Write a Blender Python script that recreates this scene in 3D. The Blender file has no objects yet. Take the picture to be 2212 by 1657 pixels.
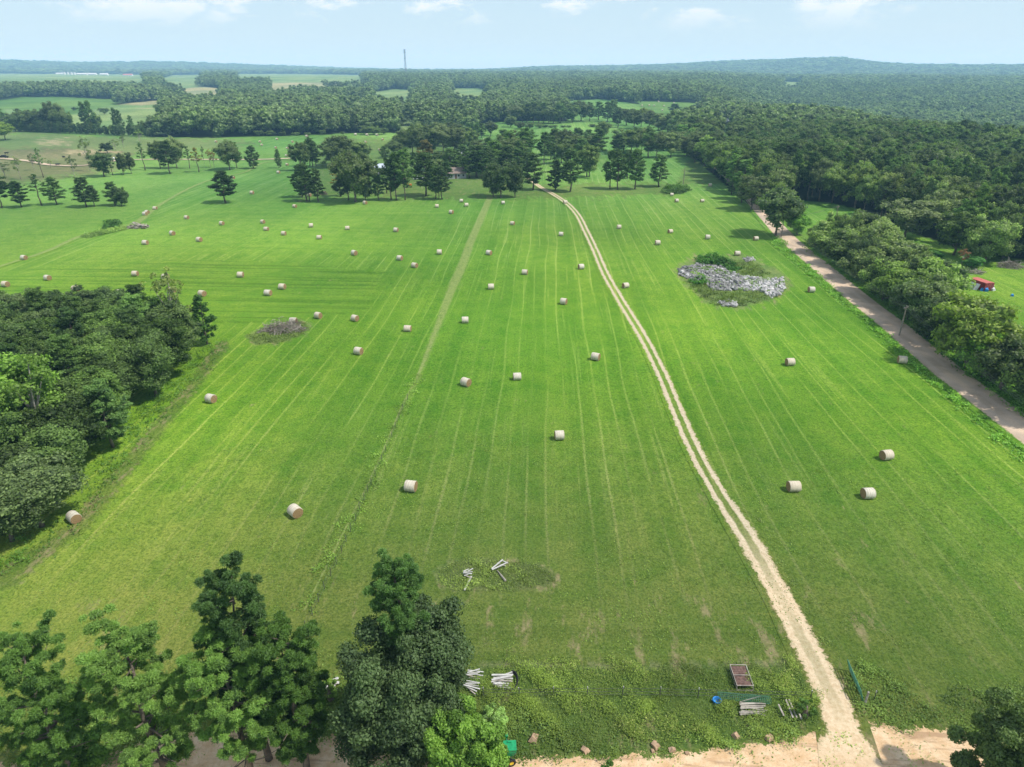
import bpy, math, random
import numpy as np
from mathutils import Vector, Matrix
R = math.radians
S = bpy.context.scene
COL = S.collection
rng = np.random.default_rng(7)
random.seed(7)

# ------------------------------------------------------------------ camera model (photo measured on a 2212 x 1657 grid)
PW, PH, FOC = 2212.0, 1657.0, 1475.0
PITCH, YAW, CH = R(24.75), R(2.64), 50.0
RV = np.array([math.cos(YAW), math.sin(YAW), 0.0])
FH = np.array([-math.sin(YAW), math.cos(YAW), 0.0])
FV = FH * math.cos(PITCH) - np.array([0, 0, 1.0]) * math.sin(PITCH)
UV_ = FH * math.sin(PITCH) + np.array([0, 0, 1.0]) * math.cos(PITCH)
CAM = np.array([0, 0, CH])

def sstep(a, b, x):
    t = np.clip((x - a) / (b - a), 0, 1)
    return t * t * (3 - 2 * t)

def az_of(px):
    return math.atan((px - 1106) / 1624.0) - YAW

RIDGE_R = [(1000, 151), (1180, 149.5), (1300, 148.5), (1400, 147), (1474, 144), (1560, 139), (1700, 135.5), (1740, 134), (1795, 132.3), (1820, 133), (1870, 140), (1950, 146), (2100, 148), (2400, 147), (3500, 150)]
RIDGE_L = [(-1500, 140), (-300, 136), (0, 133.5), (80, 136), (160, 138), (250, 137), (330, 135.5), (400, 137), (470, 140), (550, 143), (620, 145), (700, 148), (760, 151), (900, 153)]
RA = np.array([az_of(p) for p, _ in RIDGE_R]); RZ = np.array([50 + (148.5 - y) * 6000 / 1787 for _, y in RIDGE_R])
LA = np.array([az_of(p) for p, _ in RIDGE_L]); LZ = np.array([50 + (148.5 - y) * 8000 / 1787 for _, y in RIDGE_L])

def TZ(x, y):
    x = np.asarray(x, float); y = np.asarray(y, float)
    d = np.hypot(x, y); az = np.arctan2(x, y)
    wr = sstep(R(11), R(19), az)
    base = 20 * sstep(800, 3000, d)
    dv = 800 - 320 * np.clip((az - R(15)) / R(17), 0, 1)
    val = -28 * sstep(dv, dv + 380, d) + 36 * sstep(1100, 3000, d)
    z = base * (1 - wr) + val * wr
    z = z + sstep(400, 1200, d) * 2.5 * np.sin(x / 170.0 + 1) * np.cos(y / 230.0)
    z = z + 0.25 * np.sin(x / 23.0) * np.cos(y / 31.0) * sstep(20, 60, d)
    sr = sstep(4200, 6000, d) * sstep(R(-6), R(1), az)
    z = z * (1 - sr) + np.interp(az, RA, RZ) * sr
    sl = sstep(5200, 8000, d) * (1 - sstep(R(-14), R(-9), az))
    z = z * (1 - sl) + np.interp(az, LA, LZ) * sl
    far = sstep(8500, 14000, d)
    return z * (1 - far) + 22 * far

def proj(x, y, z):
    dx, dy, dz = x - CAM[0], y - CAM[1], z - CAM[2]
    u = dx * RV[0] + dy * RV[1]
    v = dx * UV_[0] + dy * UV_[1] + dz * UV_[2]
    w = dx * FV[0] + dy * FV[1] + dz * FV[2]
    w = np.where(np.abs(w) < 1e-3, 1e-3, w)
    return 1106 + FOC * u / w, 828.5 - FOC * v / w, w

def at(px, py):
    d = RV * (px - 1106) + UV_ * (828.5 - py) + FV * FOC
    d = d / np.linalg.norm(d)
    t = 20.0
    for _ in range(4000):
        p = CAM + d * t
        h = p[2] - float(TZ(p[0], p[1]))
        if h < 0.004: break
        t += max(h * 0.9, 0.02)
        if t > 9000: break
    return np.array([p[0], p[1], float(TZ(p[0], p[1]))])

def height_to(P, topy):
    # height above P at which the vertical line through P reaches image row topy
    k = (828.5 - topy) / FOC
    dx, dy = P[0], P[1]
    a = dx * UV_[0] + dy * UV_[1]; b = dx * FV[0] + dy * FV[1]
    return (k * b - a) / (UV_[2] - k * FV[2]) + CH - P[2]

def ppm(P):
    return FOC / proj(P[0], P[1], P[2])[2]

def inpoly(px, py, poly):
    px = np.asarray(px, float); py = np.asarray(py, float)
    r = np.zeros(px.shape, bool); n = len(poly)
    for i in range(n):
        x0, y0 = poly[i]; x1, y1 = poly[(i + 1) % n]
        if y0 == y1: continue
        c = ((y0 > py) != (y1 > py)) & (px < (x1 - x0) * (py - y0) / (y1 - y0) + x0)
        r ^= c
    return r

# ------------------------------------------------------------------ node helpers
class NT:
    def __init__(s, tree): s.t = tree; tree.nodes.clear()
    def n(s, typ, **kw):
        nd = s.t.nodes.new(typ)
        for k, v in kw.items():
            if k == 'inp':
                for kk, vv in v.items():
                    if isinstance(vv, bpy.types.NodeSocket): s.t.links.new(vv, nd.inputs[kk])
                    else: nd.inputs[kk].default_value = vv
            else: setattr(nd, k, v)
        return nd
    def l(s, a, b): s.t.links.new(a, b)
    def math(s, op, a, b=None, c=None, clamp=False):
        nd = s.t.nodes.new('ShaderNodeMath'); nd.operation = op; nd.use_clamp = clamp
        for i, v in enumerate((a, b, c)):
            if v is None: continue
            if isinstance(v, bpy.types.NodeSocket): s.l(v, nd.inputs[i])
            else: nd.inputs[i].default_value = v
        return nd.outputs[0]
    def mix(s, fac, a, b, blend='MIX'):
        nd = s.t.nodes.new('ShaderNodeMix'); nd.data_type = 'RGBA'; nd.blend_type = blend
        for i, v in ((0, fac), (6, a), (7, b)):
            if isinstance(v, bpy.types.NodeSocket): s.l(v, nd.inputs[i])
            elif i == 0: nd.inputs[i].default_value = v
            else: nd.inputs[i].default_value = (*v, 1)
        return nd.outputs[2]
    def noise(s, vec, scale, detail=3, rough=0.55, dist=0.0):
        nd = s.n('ShaderNodeTexNoise'); s.l(vec, nd.inputs['Vector'])
        nd.inputs['Scale'].default_value = scale; nd.inputs['Detail'].default_value = detail
        nd.inputs['Roughness'].default_value = rough; nd.inputs['Distortion'].default_value = dist
        return nd.outputs['Fac']
    def ramp(s, v, a, b, lo=0.0, hi=1.0):
        nd = s.t.nodes.new('ShaderNodeMapRange'); nd.interpolation_type = 'SMOOTHSTEP'
        s.l(v, nd.inputs[0])
        for i, k in enumerate((a, b, lo, hi)): nd.inputs[i + 1].default_value = k
        return nd.outputs[0]
    def scale(s, vec, sc, rot=0.0):
        nd = s.t.nodes.new('ShaderNodeMapping'); s.l(vec, nd.inputs[0])
        nd.inputs['Scale'].default_value = sc; nd.inputs['Rotation'].default_value = (0, 0, rot)
        return nd.outputs[0]

def new_mat(name):
    m = bpy.data.materials.new(name); m.use_nodes = True
    return m, NT(m.node_tree)

def finish(nt, col, rough=0.9, bump=None, bstr=0.5, bdist=0.05, spec=0.2, metal=0.0):
    b = nt.n('ShaderNodeBsdfPrincipled')
    if isinstance(col, bpy.types.NodeSocket): nt.l(col, b.inputs['Base Color'])
    else: b.inputs['Base Color'].default_value = (*col, 1)
    b.inputs['Roughness'].default_value = rough
    b.inputs['Specular IOR Level'].default_value = spec
    b.inputs['Metallic'].default_value = metal
    if bump is not None:
        bn = nt.n('ShaderNodeBump'); bn.inputs['Strength'].default_value = bstr; bn.inputs['Distance'].default_value = bdist
        nt.l(bump, bn.inputs['Height']); nt.l(bn.outputs[0], b.inputs['Normal'])
    o = nt.n('ShaderNodeOutputMaterial'); nt.l(b.outputs[0], o.inputs['Surface'])
    return b

def simple(name, col, rough=0.8, var=0.25, sc=3.0, metal=0.0, spec=0.3, alt=None, bstr=0.3):
    m, nt = new_mat(name)
    g = nt.n('ShaderNodeNewGeometry').outputs['Position']
    n1 = nt.noise(g, sc, 4); n2 = nt.noise(g, sc * 7, 3)
    a = tuple(c * (1 - var) for c in col); b = alt or tuple(min(1, c * (1 + var)) for c in col)
    c = nt.mix(nt.ramp(n1, 0.3, 0.7), a, b)
    c = nt.mix(nt.ramp(n2, 0.35, 0.75, 0, 0.35), c, tuple(c_ * 0.5 for c_ in col))
    finish(nt, c, rough, n2, bstr, 0.02, spec, metal)
    return m

def grass_nodes(nt):
    """colour and height of the meadow, from world position and the vertex colours of the sheet"""
    pos = nt.n('ShaderNodeNewGeometry').outputs['Position']
    tint = nt.n('ShaderNodeAttribute', attribute_name='tint').outputs['Color']
    mk = nt.n('ShaderNodeAttribute', attribute_name='marks').outputs['Vector']
    sp = nt.n('ShaderNodeSeparateXYZ'); nt.l(mk, sp.inputs[0])
    mowy, mowx, bare = sp.outputs[0], sp.outputs[1], sp.outputs[2]
    n30 = nt.noise(pos, 0.022, 4, 0.6); n4 = nt.noise(pos, 0.22, 5, 0.65)
    n1 = nt.noise(pos, 1.3, 5, 0.7); nf = nt.noise(pos, 3.6, 5, 0.8)
    st = nt.noise(nt.scale(pos, (1.0, 0.25, 1.0), R(20)), 3.2, 3, 0.7)
    n80 = nt.noise(nt.scale(pos, (1.0, 0.45, 1.0)), 0.009, 3, 0.6)
    c0 = nt.mix(nt.ramp(n80, 0.38, 0.62), nt.mix(1.0, tint, (0.66, 0.80, 0.72), 'MULTIPLY'), nt.mix(1.0, tint, (1.08, 1.05, 0.95), 'MULTIPLY'))
    tint = c0
    c = nt.mix(nt.ramp(n30, 0.3, 0.7), tint, nt.mix(1.0, tint, (0.74, 0.84, 0.75), 'MULTIPLY'))
    c = nt.mix(nt.ramp(n4, 0.46, 0.68, 0, 0.62), c, nt.mix(1.0, tint, (1.20, 1.07, 1.25), 'MULTIPLY'))
    c = nt.mix(nt.ramp(n4, 0.5, 0.32, 0, 0.7), c, nt.mix(1.0, tint, (0.62, 0.82, 0.62), 'MULTIPLY'))
    # mowing swaths and tyre lines along +Y
    sw = nt.noise(nt.scale(pos, (0.30, 0.006, 0.3)), 1.0, 4, 0.75)
    ln = nt.noise(nt.scale(pos, (0.62, 0.012, 0.6)), 1.6, 2, 0.5)
    brk = nt.noise(nt.scale(pos, (0.2, 0.03, 0.2)), 1.0, 3, 0.6)
    sx_ = nt.n('ShaderNodeSeparateXYZ'); nt.l(pos, sx_.inputs[0])
    wob = nt.noise(nt.scale(pos, (0.03, 0.010, 0.03)), 1.0, 2, 0.5)
    xx = nt.math('ADD', nt.math('MULTIPLY', sx_.outputs[0], 0.36), nt.math('MULTIPLY', wob, 2.2))
    comb = nt.math('ABSOLUTE', nt.math('SUBTRACT', nt.math('FRACT', xx), 0.5))
    comb = nt.math('ADD', comb, nt.math('MULTIPLY', nt.math('SUBTRACT', n1, 0.5), 0.30))
    brk2 = nt.noise(nt.scale(pos, (0.36, 0.016, 0.2)), 1.0, 3, 0.65)
    l1 = nt.math('MULTIPLY', nt.ramp(comb, 0.10, 0.02), nt.ramp(brk2, 0.38, 0.60))
    l2 = nt.math('MULTIPLY', nt.ramp(ln, 0.585, 0.66), nt.ramp(brk, 0.42, 0.62))
    l1 = nt.math('MAXIMUM', l1, nt.math('MULTIPLY', l2, 0.6))
    f1 = nt.math('MULTIPLY', l1, nt.math('MULTIPLY', mowy, 0.8))
    c = nt.mix(nt.math('MULTIPLY', nt.ramp(sw, 0.5, 0.66), nt.math('MULTIPLY', mowy, 0.45)), c, nt.mix(1.0, tint, (0.60, 0.76, 0.60), 'MULTIPLY'))
    c = nt.mix(f1, c, nt.mix(1.0, tint, (1.75, 1.32, 2.6), 'MULTIPLY'))
    bw = nt.math('ADD', nt.math('SINE', nt.math('MULTIPLY', xx, 2.2)), nt.math('MULTIPLY', nt.math('SUBTRACT', brk2, 0.5), 3.0))
    c = nt.mix(nt.math('MULTIPLY', nt.ramp(bw, -0.3, 0.5), nt.math('MULTIPLY', mowy, 0.6)), c, nt.mix(1.0, c, (0.74, 0.85, 0.72), 'MULTIPLY'))
    # swaths across
    lx = nt.noise(nt.scale(pos, (0.008, 0.40, 0.4), R(4)), 1.0, 4, 0.7)
    c = nt.mix(nt.math('MULTIPLY', nt.ramp(lx, 0.50, 0.62), nt.math('MULTIPLY', mowx, 0.7)), c, nt.mix(1.0, tint, (0.45, 0.58, 0.42), 'MULTIPLY'))
    c = nt.mix(nt.math('MULTIPLY', nt.ramp(lx, 0.44, 0.36), nt.math('MULTIPLY', mowx, 0.5)), c, nt.mix(1.0, tint, (1.5, 1.2, 1.3), 'MULTIPLY'))
    # blades and clumps
    c = nt.mix(nt.ramp(n1, 0.55, 0.25, 0, 0.7), c, nt.mix(1.0, c, (0.52, 0.62, 0.5), 'MULTIPLY'))
    c = nt.mix(nt.ramp(nf, 0.6, 0.36, 0, 0.9), c, nt.mix(1.0, c, (0.40, 0.50, 0.40), 'MULTIPLY'))
    c = nt.mix(nt.ramp(st, 0.52, 0.7, 0, 0.4), c, nt.mix(1.0, c, (1.7, 1.35, 1.7), 'MULTIPLY'))
    # bare or dead streaks
    bs = nt.noise(nt.scale(pos, (0.55, 0.17, 0.5), R(-6)), 0.9, 5, 0.65)
    bs2 = nt.noise(nt.scale(pos, (1.6, 0.7, 1.0), R(15)), 1.0, 5, 0.75)
    bs = nt.math('ADD', nt.math('ADD', nt.math('MULTIPLY', bs, 0.7), nt.math('MULTIPLY', bs2, 0.3)), nt.math('MULTIPLY', bare, 0.26))
    c = nt.mix(nt.ramp(bs, 0.60, 0.73, 0, 0.6), c, nt.mix(nt.ramp(n1, 0.35, 0.65), (0.24, 0.20, 0.105), (0.36, 0.27, 0.17)))
    h = nt.math('ADD', nt.math('MULTIPLY', n1, 0.6), nt.math('MULTIPLY', nf, 0.5))
    return c, h, pos

def make_ground_mat():
    m, nt = new_mat('meadow_grass')
    c, h, pos = grass_nodes(nt)
    finish(nt, c, 0.95, h, 0.55, 0.25, 0.1)
    return m

def make_strip_mat(name, kind):
    """grass at both edges, the path surface between; attribute 'across' runs -1..1"""
    m, nt = new_mat(name)
    c, h, pos = grass_nodes(nt)
    ac = nt.n('ShaderNodeAttribute', attribute_name='across').outputs['Fac']
    aa = nt.math('ABSOLUTE', ac)
    n1 = nt.noise(pos, 0.7, 5, 0.7); n2 = nt.noise(pos, 2.6, 4, 0.7); n3 = nt.noise(pos, 9.0, 3, 0.7); nb = nt.noise(pos, 0.12, 3, 0.6)
    def sandy():
        g = nt.mix(nt.ramp(n1, 0.3, 0.7), (0.56, 0.37, 0.20), (0.72, 0.55, 0.36))
        g = nt.mix(nt.ramp(n2, 0.5, 0.75, 0, 0.6), g, (0.52, 0.30, 0.16))
        g = nt.mix(nt.ramp(n3, 0.5, 0.75, 0, 0.5), g, (0.32, 0.23, 0.15))
        rut = nt.noise(nt.scale(pos, (0.18, 1.6, 1.0), R(7)), 1.2, 4, 0.6, 0.6)
        return nt.mix(nt.ramp(rut, 0.52, 0.68, 0, 0.6), g, (0.30, 0.19, 0.115)), rut
    if kind == 'track':
        sand = nt.mix(nt.ramp(n2, 0.3, 0.7), (0.44, 0.36, 0.24), (0.60, 0.52, 0.37))
        sand = nt.mix(nt.ramp(n3, 0.55, 0.75, 0, 0.5), sand, (0.30, 0.22, 0.13))
        near = nt.n('ShaderNodeAttribute', attribute_name='worn').outputs['Fac']
        e = nt.math('ADD', nt.math('ADD', aa, nt.math('MULTIPLY', nt.math('SUBTRACT', n2, 0.5), 0.9)), nt.math('MULTIPLY', nt.math('SUBTRACT', n1, 0.5), 0.9))
        e = nt.math('SUBTRACT', e, nt.math('MULTIPLY', nt.math('MAXIMUM', nt.math('SUBTRACT', near, 1.0), 0.0), 2.2))
        over = nt.ramp(near, 1.05, 1.7)
        near = nt.math('MINIMUM', near, 1.0)
        body = nt.ramp(e, 0.92, 0.70)
        pinkish = nt.math('MULTIPLY', near, 0.8)
        sand = nt.mix(pinkish, sand, nt.mix(nt.ramp(n2, 0.3, 0.7), (0.58, 0.42, 0.25), (0.72, 0.57, 0.38)))
        sand = nt.mix(over, sand, sandy()[0])
        midw = nt.math('ADD', aa, nt.math('MULTIPLY', nt.math('SUBTRACT', n1, 0.5), 0.5))
        mid = nt.math('MULTIPLY', nt.ramp(midw, 0.38, 0.20), nt.math('SUBTRACT', 1.0, near))
        fac = nt.math('MULTIPLY', body, nt.math('SUBTRACT', 1.0, nt.math('MULTIPLY', mid, 0.95)))
        dry = nt.mix(1.0, c, (1.35, 1.05, 1.3), 'MULTIPLY')
        c = nt.mix(nt.ramp(e, 1.3, 0.8, 0, 0.6), c, dry)
        c = nt.mix(fac, c, sand)
    elif kind == 'gravel':
        g = nt.mix(nt.ramp(nb, 0.40, 0.60), (0.42, 0.33, 0.24), (0.64, 0.49, 0.35))
        g = nt.mix(nt.ramp(nt.math('SINE', nt.math('MULTIPLY', ac, 9.0)), -0.5, 1.0, 0, 0.4), g, (0.54, 0.44, 0.35))
        g = nt.mix(nt.ramp(n1, 0.55, 0.8, 0, 0.6), g, (0.50, 0.42, 0.34))
        g = nt.mix(nt.ramp(n3, 0.5, 0.75, 0, 0.5), g, (0.14, 0.12, 0.10))
        e = nt.math('ADD', aa, nt.math('MULTIPLY', nt.math('SUBTRACT', n2, 0.5), 0.35))
        c = nt.mix(nt.ramp(e, 0.90, 0.78), c, g)
    elif kind == 'sand':
        g, rut = sandy()
        e = nt.math('ADD', nt.math('ADD', ac, 0.25), nt.math('MULTIPLY', nt.math('SUBTRACT', n2, 0.5), 2.2))
        e = nt.math('ADD', e, nt.math('MULTIPLY', nt.math('SUBTRACT', n1, 0.5), 2.8))
        c = nt.mix(nt.ramp(e, 0.12, 0.0), c, g)
        h = rut
    elif kind == 'weed':
        e = nt.math('ADD', aa, nt.math('MULTIPLY', nt.math('SUBTRACT', n1, 0.5), 1.0))
        g = nt.mix(nt.ramp(n2, 0.35, 0.65), (0.21, 0.27, 0.07), (0.36, 0.37, 0.16))
        g = nt.mix(nt.ramp(n1, 0.55, 0.35, 0, 0.6), g, (0.10, 0.165, 0.04))
        g = nt.mix(nt.ramp(n3, 0.5, 0.35, 0, 0.6), g, (0.08, 0.10, 0.035))
        c = nt.mix(nt.ramp(e, 0.95, 0.5, 0, 0.62), c, g)
    finish(nt, c, 0.95, h, 0.5, 0.2, 0.1)
    return m

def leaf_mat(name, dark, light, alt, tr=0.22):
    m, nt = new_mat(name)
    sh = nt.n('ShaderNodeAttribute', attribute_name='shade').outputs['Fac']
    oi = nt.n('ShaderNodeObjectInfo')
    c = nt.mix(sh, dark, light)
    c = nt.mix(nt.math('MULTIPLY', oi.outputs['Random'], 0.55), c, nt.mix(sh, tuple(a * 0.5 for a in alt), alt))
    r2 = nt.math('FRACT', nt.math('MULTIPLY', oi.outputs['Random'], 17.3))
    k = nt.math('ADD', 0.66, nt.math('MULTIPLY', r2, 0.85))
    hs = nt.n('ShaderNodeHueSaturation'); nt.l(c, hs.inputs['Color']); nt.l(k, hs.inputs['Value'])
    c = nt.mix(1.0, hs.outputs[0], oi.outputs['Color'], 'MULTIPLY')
    d = nt.n('ShaderNodeBsdfPrincipled'); nt.l(c, d.inputs['Base Color']); d.inputs['Roughness'].default_value = 0.55
    d.inputs['Specular IOR Level'].default_value = 0.25
    t = nt.n('ShaderNodeBsdfTranslucent'); c2 = nt.mix(1.0, c, (1.3, 1.5, 0.6), 'MULTIPLY'); nt.l(c2, t.inputs['Color'])
    ms = nt.n('ShaderNodeMixShader', inp={0: tr}); nt.l(d.outputs[0], ms.inputs[1]); nt.l(t.outputs[0], ms.inputs[2])
    o = nt.n('ShaderNodeOutputMaterial'); nt.l(ms.outputs[0], o.inputs['Surface'])
    return m

M = {}
M['ground'] = make_ground_mat()
for k in ('track', 'gravel', 'sand', 'weed'): M[k] = make_strip_mat(k + '_surface', k)
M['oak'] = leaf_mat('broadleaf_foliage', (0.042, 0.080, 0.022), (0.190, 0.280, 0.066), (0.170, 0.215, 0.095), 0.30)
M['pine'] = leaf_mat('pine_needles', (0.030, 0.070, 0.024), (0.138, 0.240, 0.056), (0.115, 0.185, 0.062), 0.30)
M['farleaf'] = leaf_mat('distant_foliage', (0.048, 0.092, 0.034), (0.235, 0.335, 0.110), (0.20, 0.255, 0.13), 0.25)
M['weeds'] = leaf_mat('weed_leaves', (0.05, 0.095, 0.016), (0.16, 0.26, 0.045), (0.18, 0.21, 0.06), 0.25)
M['bark'] = simple('bark', (0.17, 0.14, 0.11), 0.95, 0.35, 1.5, bstr=0.8)
M['palebark'] = simple('pale_bark', (0.36, 0.33, 0.28), 0.95, 0.3, 1.5)
M['deadwood'] = simple('dead_wood', (0.40, 0.36, 0.31), 0.95, 0.35, 2.0)
M['rock'] = simple('rock', (0.25, 0.245, 0.235), 0.9, 0.4, 0.6)
M['paint'] = simple('white_board', (0.52, 0.51, 0.48), 0.8, 0.15, 2.0)
M['sandstone'] = simple('sandstone', (0.44, 0.30, 0.19), 0.9, 0.25, 2.0)
M['rust'] = simple('rusty_steel', (0.17, 0.105, 0.085), 0.75, 0.4, 4.0, metal=0.2)
M['steel'] = simple('galvanised_steel', (0.42, 0.43, 0.44), 0.5, 0.15, 3.0, metal=0.5)
M['greenpaint'] = simple('green_painted_steel', (0.07, 0.22, 0.13), 0.5, 0.2, 4.0)
M['hopper'] = simple('bright_green_paint', (0.02, 0.33, 0.13), 0.4, 0.15, 4.0)
M['yellow'] = simple('yellow_paint', (0.75, 0.52, 0.04), 0.5, 0.15, 4.0)
M['blue'] = simple('blue_plastic', (0.03, 0.24, 0.62), 0.45, 0.12, 4.0)
M['black'] = simple('black_rubber', (0.02, 0.02, 0.022), 0.7, 0.3, 4.0)
M['redpaint'] = simple('red_painted_steel', (0.33, 0.045, 0.045), 0.6, 0.25, 1.0)
M['redroof'] = simple('faded_red_roof', (0.55, 0.16, 0.13), 0.6, 0.15, 1.0)
M['pole'] = simple('weathered_pole', (0.26, 0.23, 0.19), 0.95, 0.25, 1.5)
M['wire'] = simple('wire_metal', (0.12, 0.12, 0.12), 0.6, 0.1, 1.0, metal=0.4)
M['whitemetal'] = simple('white_metal', (0.72, 0.73, 0.74), 0.5, 0.08, 0.2)
M['bluemetal'] = simple('pale_blue_metal_roof', (0.50, 0.57, 0.66), 0.4, 0.1, 0.5)
M['greywall'] = simple('grey_siding', (0.34, 0.35, 0.36), 0.8, 0.12, 0.8)
M['shingle'] = simple('brown_shingle', (0.24, 0.19, 0.16), 0.9, 0.2, 1.0)
M['brownwall'] = simple('brown_wall', (0.12, 0.08, 0.06), 0.9, 0.2, 1.0)
M['orange'] = simple('orange_paint', (0.72, 0.20, 0.03), 0.5, 0.12, 2.0)
M['glass'] = simple('dark_window', (0.03, 0.04, 0.05), 0.15, 0.1, 1.0, spec=0.6)

def bale_mats():
    m, nt = new_mat('net_wrapped_straw')
    tc = nt.n('ShaderNodeTexCoord').outputs['Object']; oi = nt.n('ShaderNodeObjectInfo').outputs['Random']
    w = nt.noise(nt.scale(tc, (9, 0.7, 0.7)), 1.5, 3, 0.6); n = nt.noise(tc, 7, 4, 0.7)
    c = nt.mix(nt.ramp(w, 0.35, 0.65), (0.68, 0.65, 0.55), (0.46, 0.42, 0.33))
    c = nt.mix(nt.ramp(n, 0.5, 0.75, 0, 0.6), c, (0.25, 0.20, 0.125))
    c = nt.mix(nt.math('MULTIPLY', oi, 0.45), c, (0.55, 0.44, 0.29))
    finish(nt, c, 0.85, n, 0.6, 0.03)
    m2, nt = new_mat('bale_end_straw')
    tc = nt.n('ShaderNodeTexCoord').outputs['Object']
    sp = nt.n('ShaderNodeSeparateXYZ'); nt.l(tc, sp.inputs[0])
    y, z = sp.outputs[1], nt.math('SUBTRACT', sp.outputs[2], 0.78)
    r = nt.math('SQRT', nt.math('ADD', nt.math('MULTIPLY', y, y), nt.math('MULTIPLY', z, z)))
    a = nt.math('ARCTAN2', z, y)
    n = nt.noise(tc, 5, 4, 0.7)
    spi = nt.math('SINE', nt.math('ADD', nt.math('ADD', nt.math('MULTIPLY', r, 46.0), a), nt.math('MULTIPLY', n, 7.0)))
    c = nt.mix(nt.ramp(spi, -1, 1), (0.20, 0.125, 0.055), (0.42, 0.29, 0.15))
    c = nt.mix(nt.ramp(n, 0.5, 0.75, 0, 0.6), c, (0.20, 0.11, 0.055))
    finish(nt, c, 0.95, spi, 0.6, 0.03)
    return m, m2
M['wrap'], M['baleend'] = bale_mats()

def tower_mat():
    m, nt = new_mat('tower_steel'); finish(nt, (0.22, 0.24, 0.26), 0.6, metal=0.3); return m
M['tower'] = tower_mat()

# ------------------------------------------------------------------ object helpers
def tag(o, label=None, cat=None, group=None, kind=None):
    if label: o['label'] = label
    if cat: o['category'] = cat
    if group: o['group'] = group
    if kind: o['kind'] = kind
    return o

def link(o, parent=None):
    COL.objects.link(o)
    if parent is not None: o.parent = parent
    return o

def empty(name, loc, rz=0.0, label=None, cat=None, group=None):
    o = bpy.data.objects.new(name, None); link(o)
    o.location = loc; o.rotation_euler = (0, 0, rz); o.empty_display_size = 0.3
    return tag(o, label, cat, group)

def mesh_np(name, V, F, mat_idx=None, attrs=None, smooth=False):
    """V (n,3) array; F (m,k) array of equal faces"""
    me = bpy.data.meshes.new(name)
    V = np.asarray(V, np.float32); F = np.asarray(F, np.int32); m, k = F.shape
    me.vertices.add(len(V)); me.vertices.foreach_set('co', V.ravel())
    me.loops.add(m * k); me.loops.foreach_set('vertex_index', F.ravel())
    me.polygons.add(m)
    me.polygons.foreach_set('loop_start', np.arange(0, m * k, k, dtype=np.int32))
    me.polygons.foreach_set('loop_total', np.full(m, k, np.int32))
    if smooth: me.polygons.foreach_set('use_smooth', np.ones(m, bool))
    if mat_idx is not None: me.polygons.foreach_set('material_index', np.asarray(mat_idx, np.int32))
    for nm, (typ, arr) in (attrs or {}).items():
        a = me.attributes.new(nm, typ, 'POINT')
        key = {'FLOAT': 'value', 'FLOAT_VECTOR': 'vector', 'FLOAT_COLOR': 'color'}[typ]
        a.data.foreach_set(key, np.asarray(arr, np.float32).ravel())
    me.update(calc_edges=True); me.validate()
    return me

class MB:
    def __init__(s): s.v = []; s.f = []; s.mi = []
    def add(s, vs, fs, mi=0):
        b = len(s.v); s.v += [tuple(map(float, v)) for v in vs]; s.f += [tuple(b + i for i in f) for f in fs]; s.mi += [mi] * len(fs)
    def box(s, c, size, rot=(0, 0, 0), mi=0):
        m = Matrix.LocRotScale(Vector(c), __import__('mathutils').Euler(rot), None)
        x, y, z = size[0] / 2, size[1] / 2, size[2] / 2
        vs = [m @ Vector((sx * x, sy * y, sz * z)) for sx in (-1, 1) for sy in (-1, 1) for sz in (-1, 1)]
        s.add(vs, [(0, 1, 3, 2), (4, 6, 7, 5), (0, 4, 5, 1), (2, 3, 7, 6), (0, 2, 6, 4), (1, 5, 7, 3)], mi); return s
    def tube(s, pts, rad, n=7, mi=0, cap=True):
        pts = [Vector(tuple(map(float, p))) for p in pts]
        if not hasattr(rad, '__len__'): rad = [rad] * len(pts)
        b = len(s.v); L = len(pts)
        up = None
        for i, p in enumerate(pts):
            d = (pts[min(i + 1, L - 1)] - pts[max(i - 1, 0)])
            d = d.normalized() if d.length > 1e-6 else Vector((0, 0, 1))
            if up is None: up = d.orthogonal().normalized()
            up = (up - d * up.dot(d)); up = up.normalized() if up.length > 1e-5 else d.orthogonal().normalized()
            w = d.cross(up)
            for k in range(n):
                a = 2 * math.pi * k / n
                s.v.append(tuple(p + (up * math.cos(a) + w * math.sin(a)) * rad[i]))
        for i in range(L - 1):
            for k in range(n):
                s.f.append((b + i * n + k, b + i * n + (k + 1) % n, b + (i + 1) * n + (k + 1) % n, b + (i + 1) * n + k)); s.mi.append(mi)
        if cap:
            s.f.append(tuple(b + k for k in range(n))[::-1]); s.mi.append(mi)
            s.f.append(tuple(b + (L - 1) * n + k for k in range(n))); s.mi.append(mi)
        return s
    def mesh(s, name, smooth=False):
        me = bpy.data.meshes.new(name); me.from_pydata(s.v, [], s.f)
        me.polygons.foreach_set('material_index', s.mi)
        if smooth: me.polygons.foreach_set('use_smooth', [True] * len(s.f))
        me.update(); return me
    def build(s, name, mats, parent=None, smooth=False, loc=None, rz=None):
        me = s.mesh(name, smooth)
        for m in (mats if isinstance(mats, (list, tuple)) else [mats]): me.materials.append(m)
        o = link(bpy.data.objects.new(name, me), parent)
        if loc is not None: o.location = loc
        if rz is not None: o.rotation_euler = (0, 0, rz)
        return o

# ------------------------------------------------------------------ leaves, crowns
def norm(v): return v / np.maximum(np.linalg.norm(v, axis=-1, keepdims=True), 1e-9)

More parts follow.
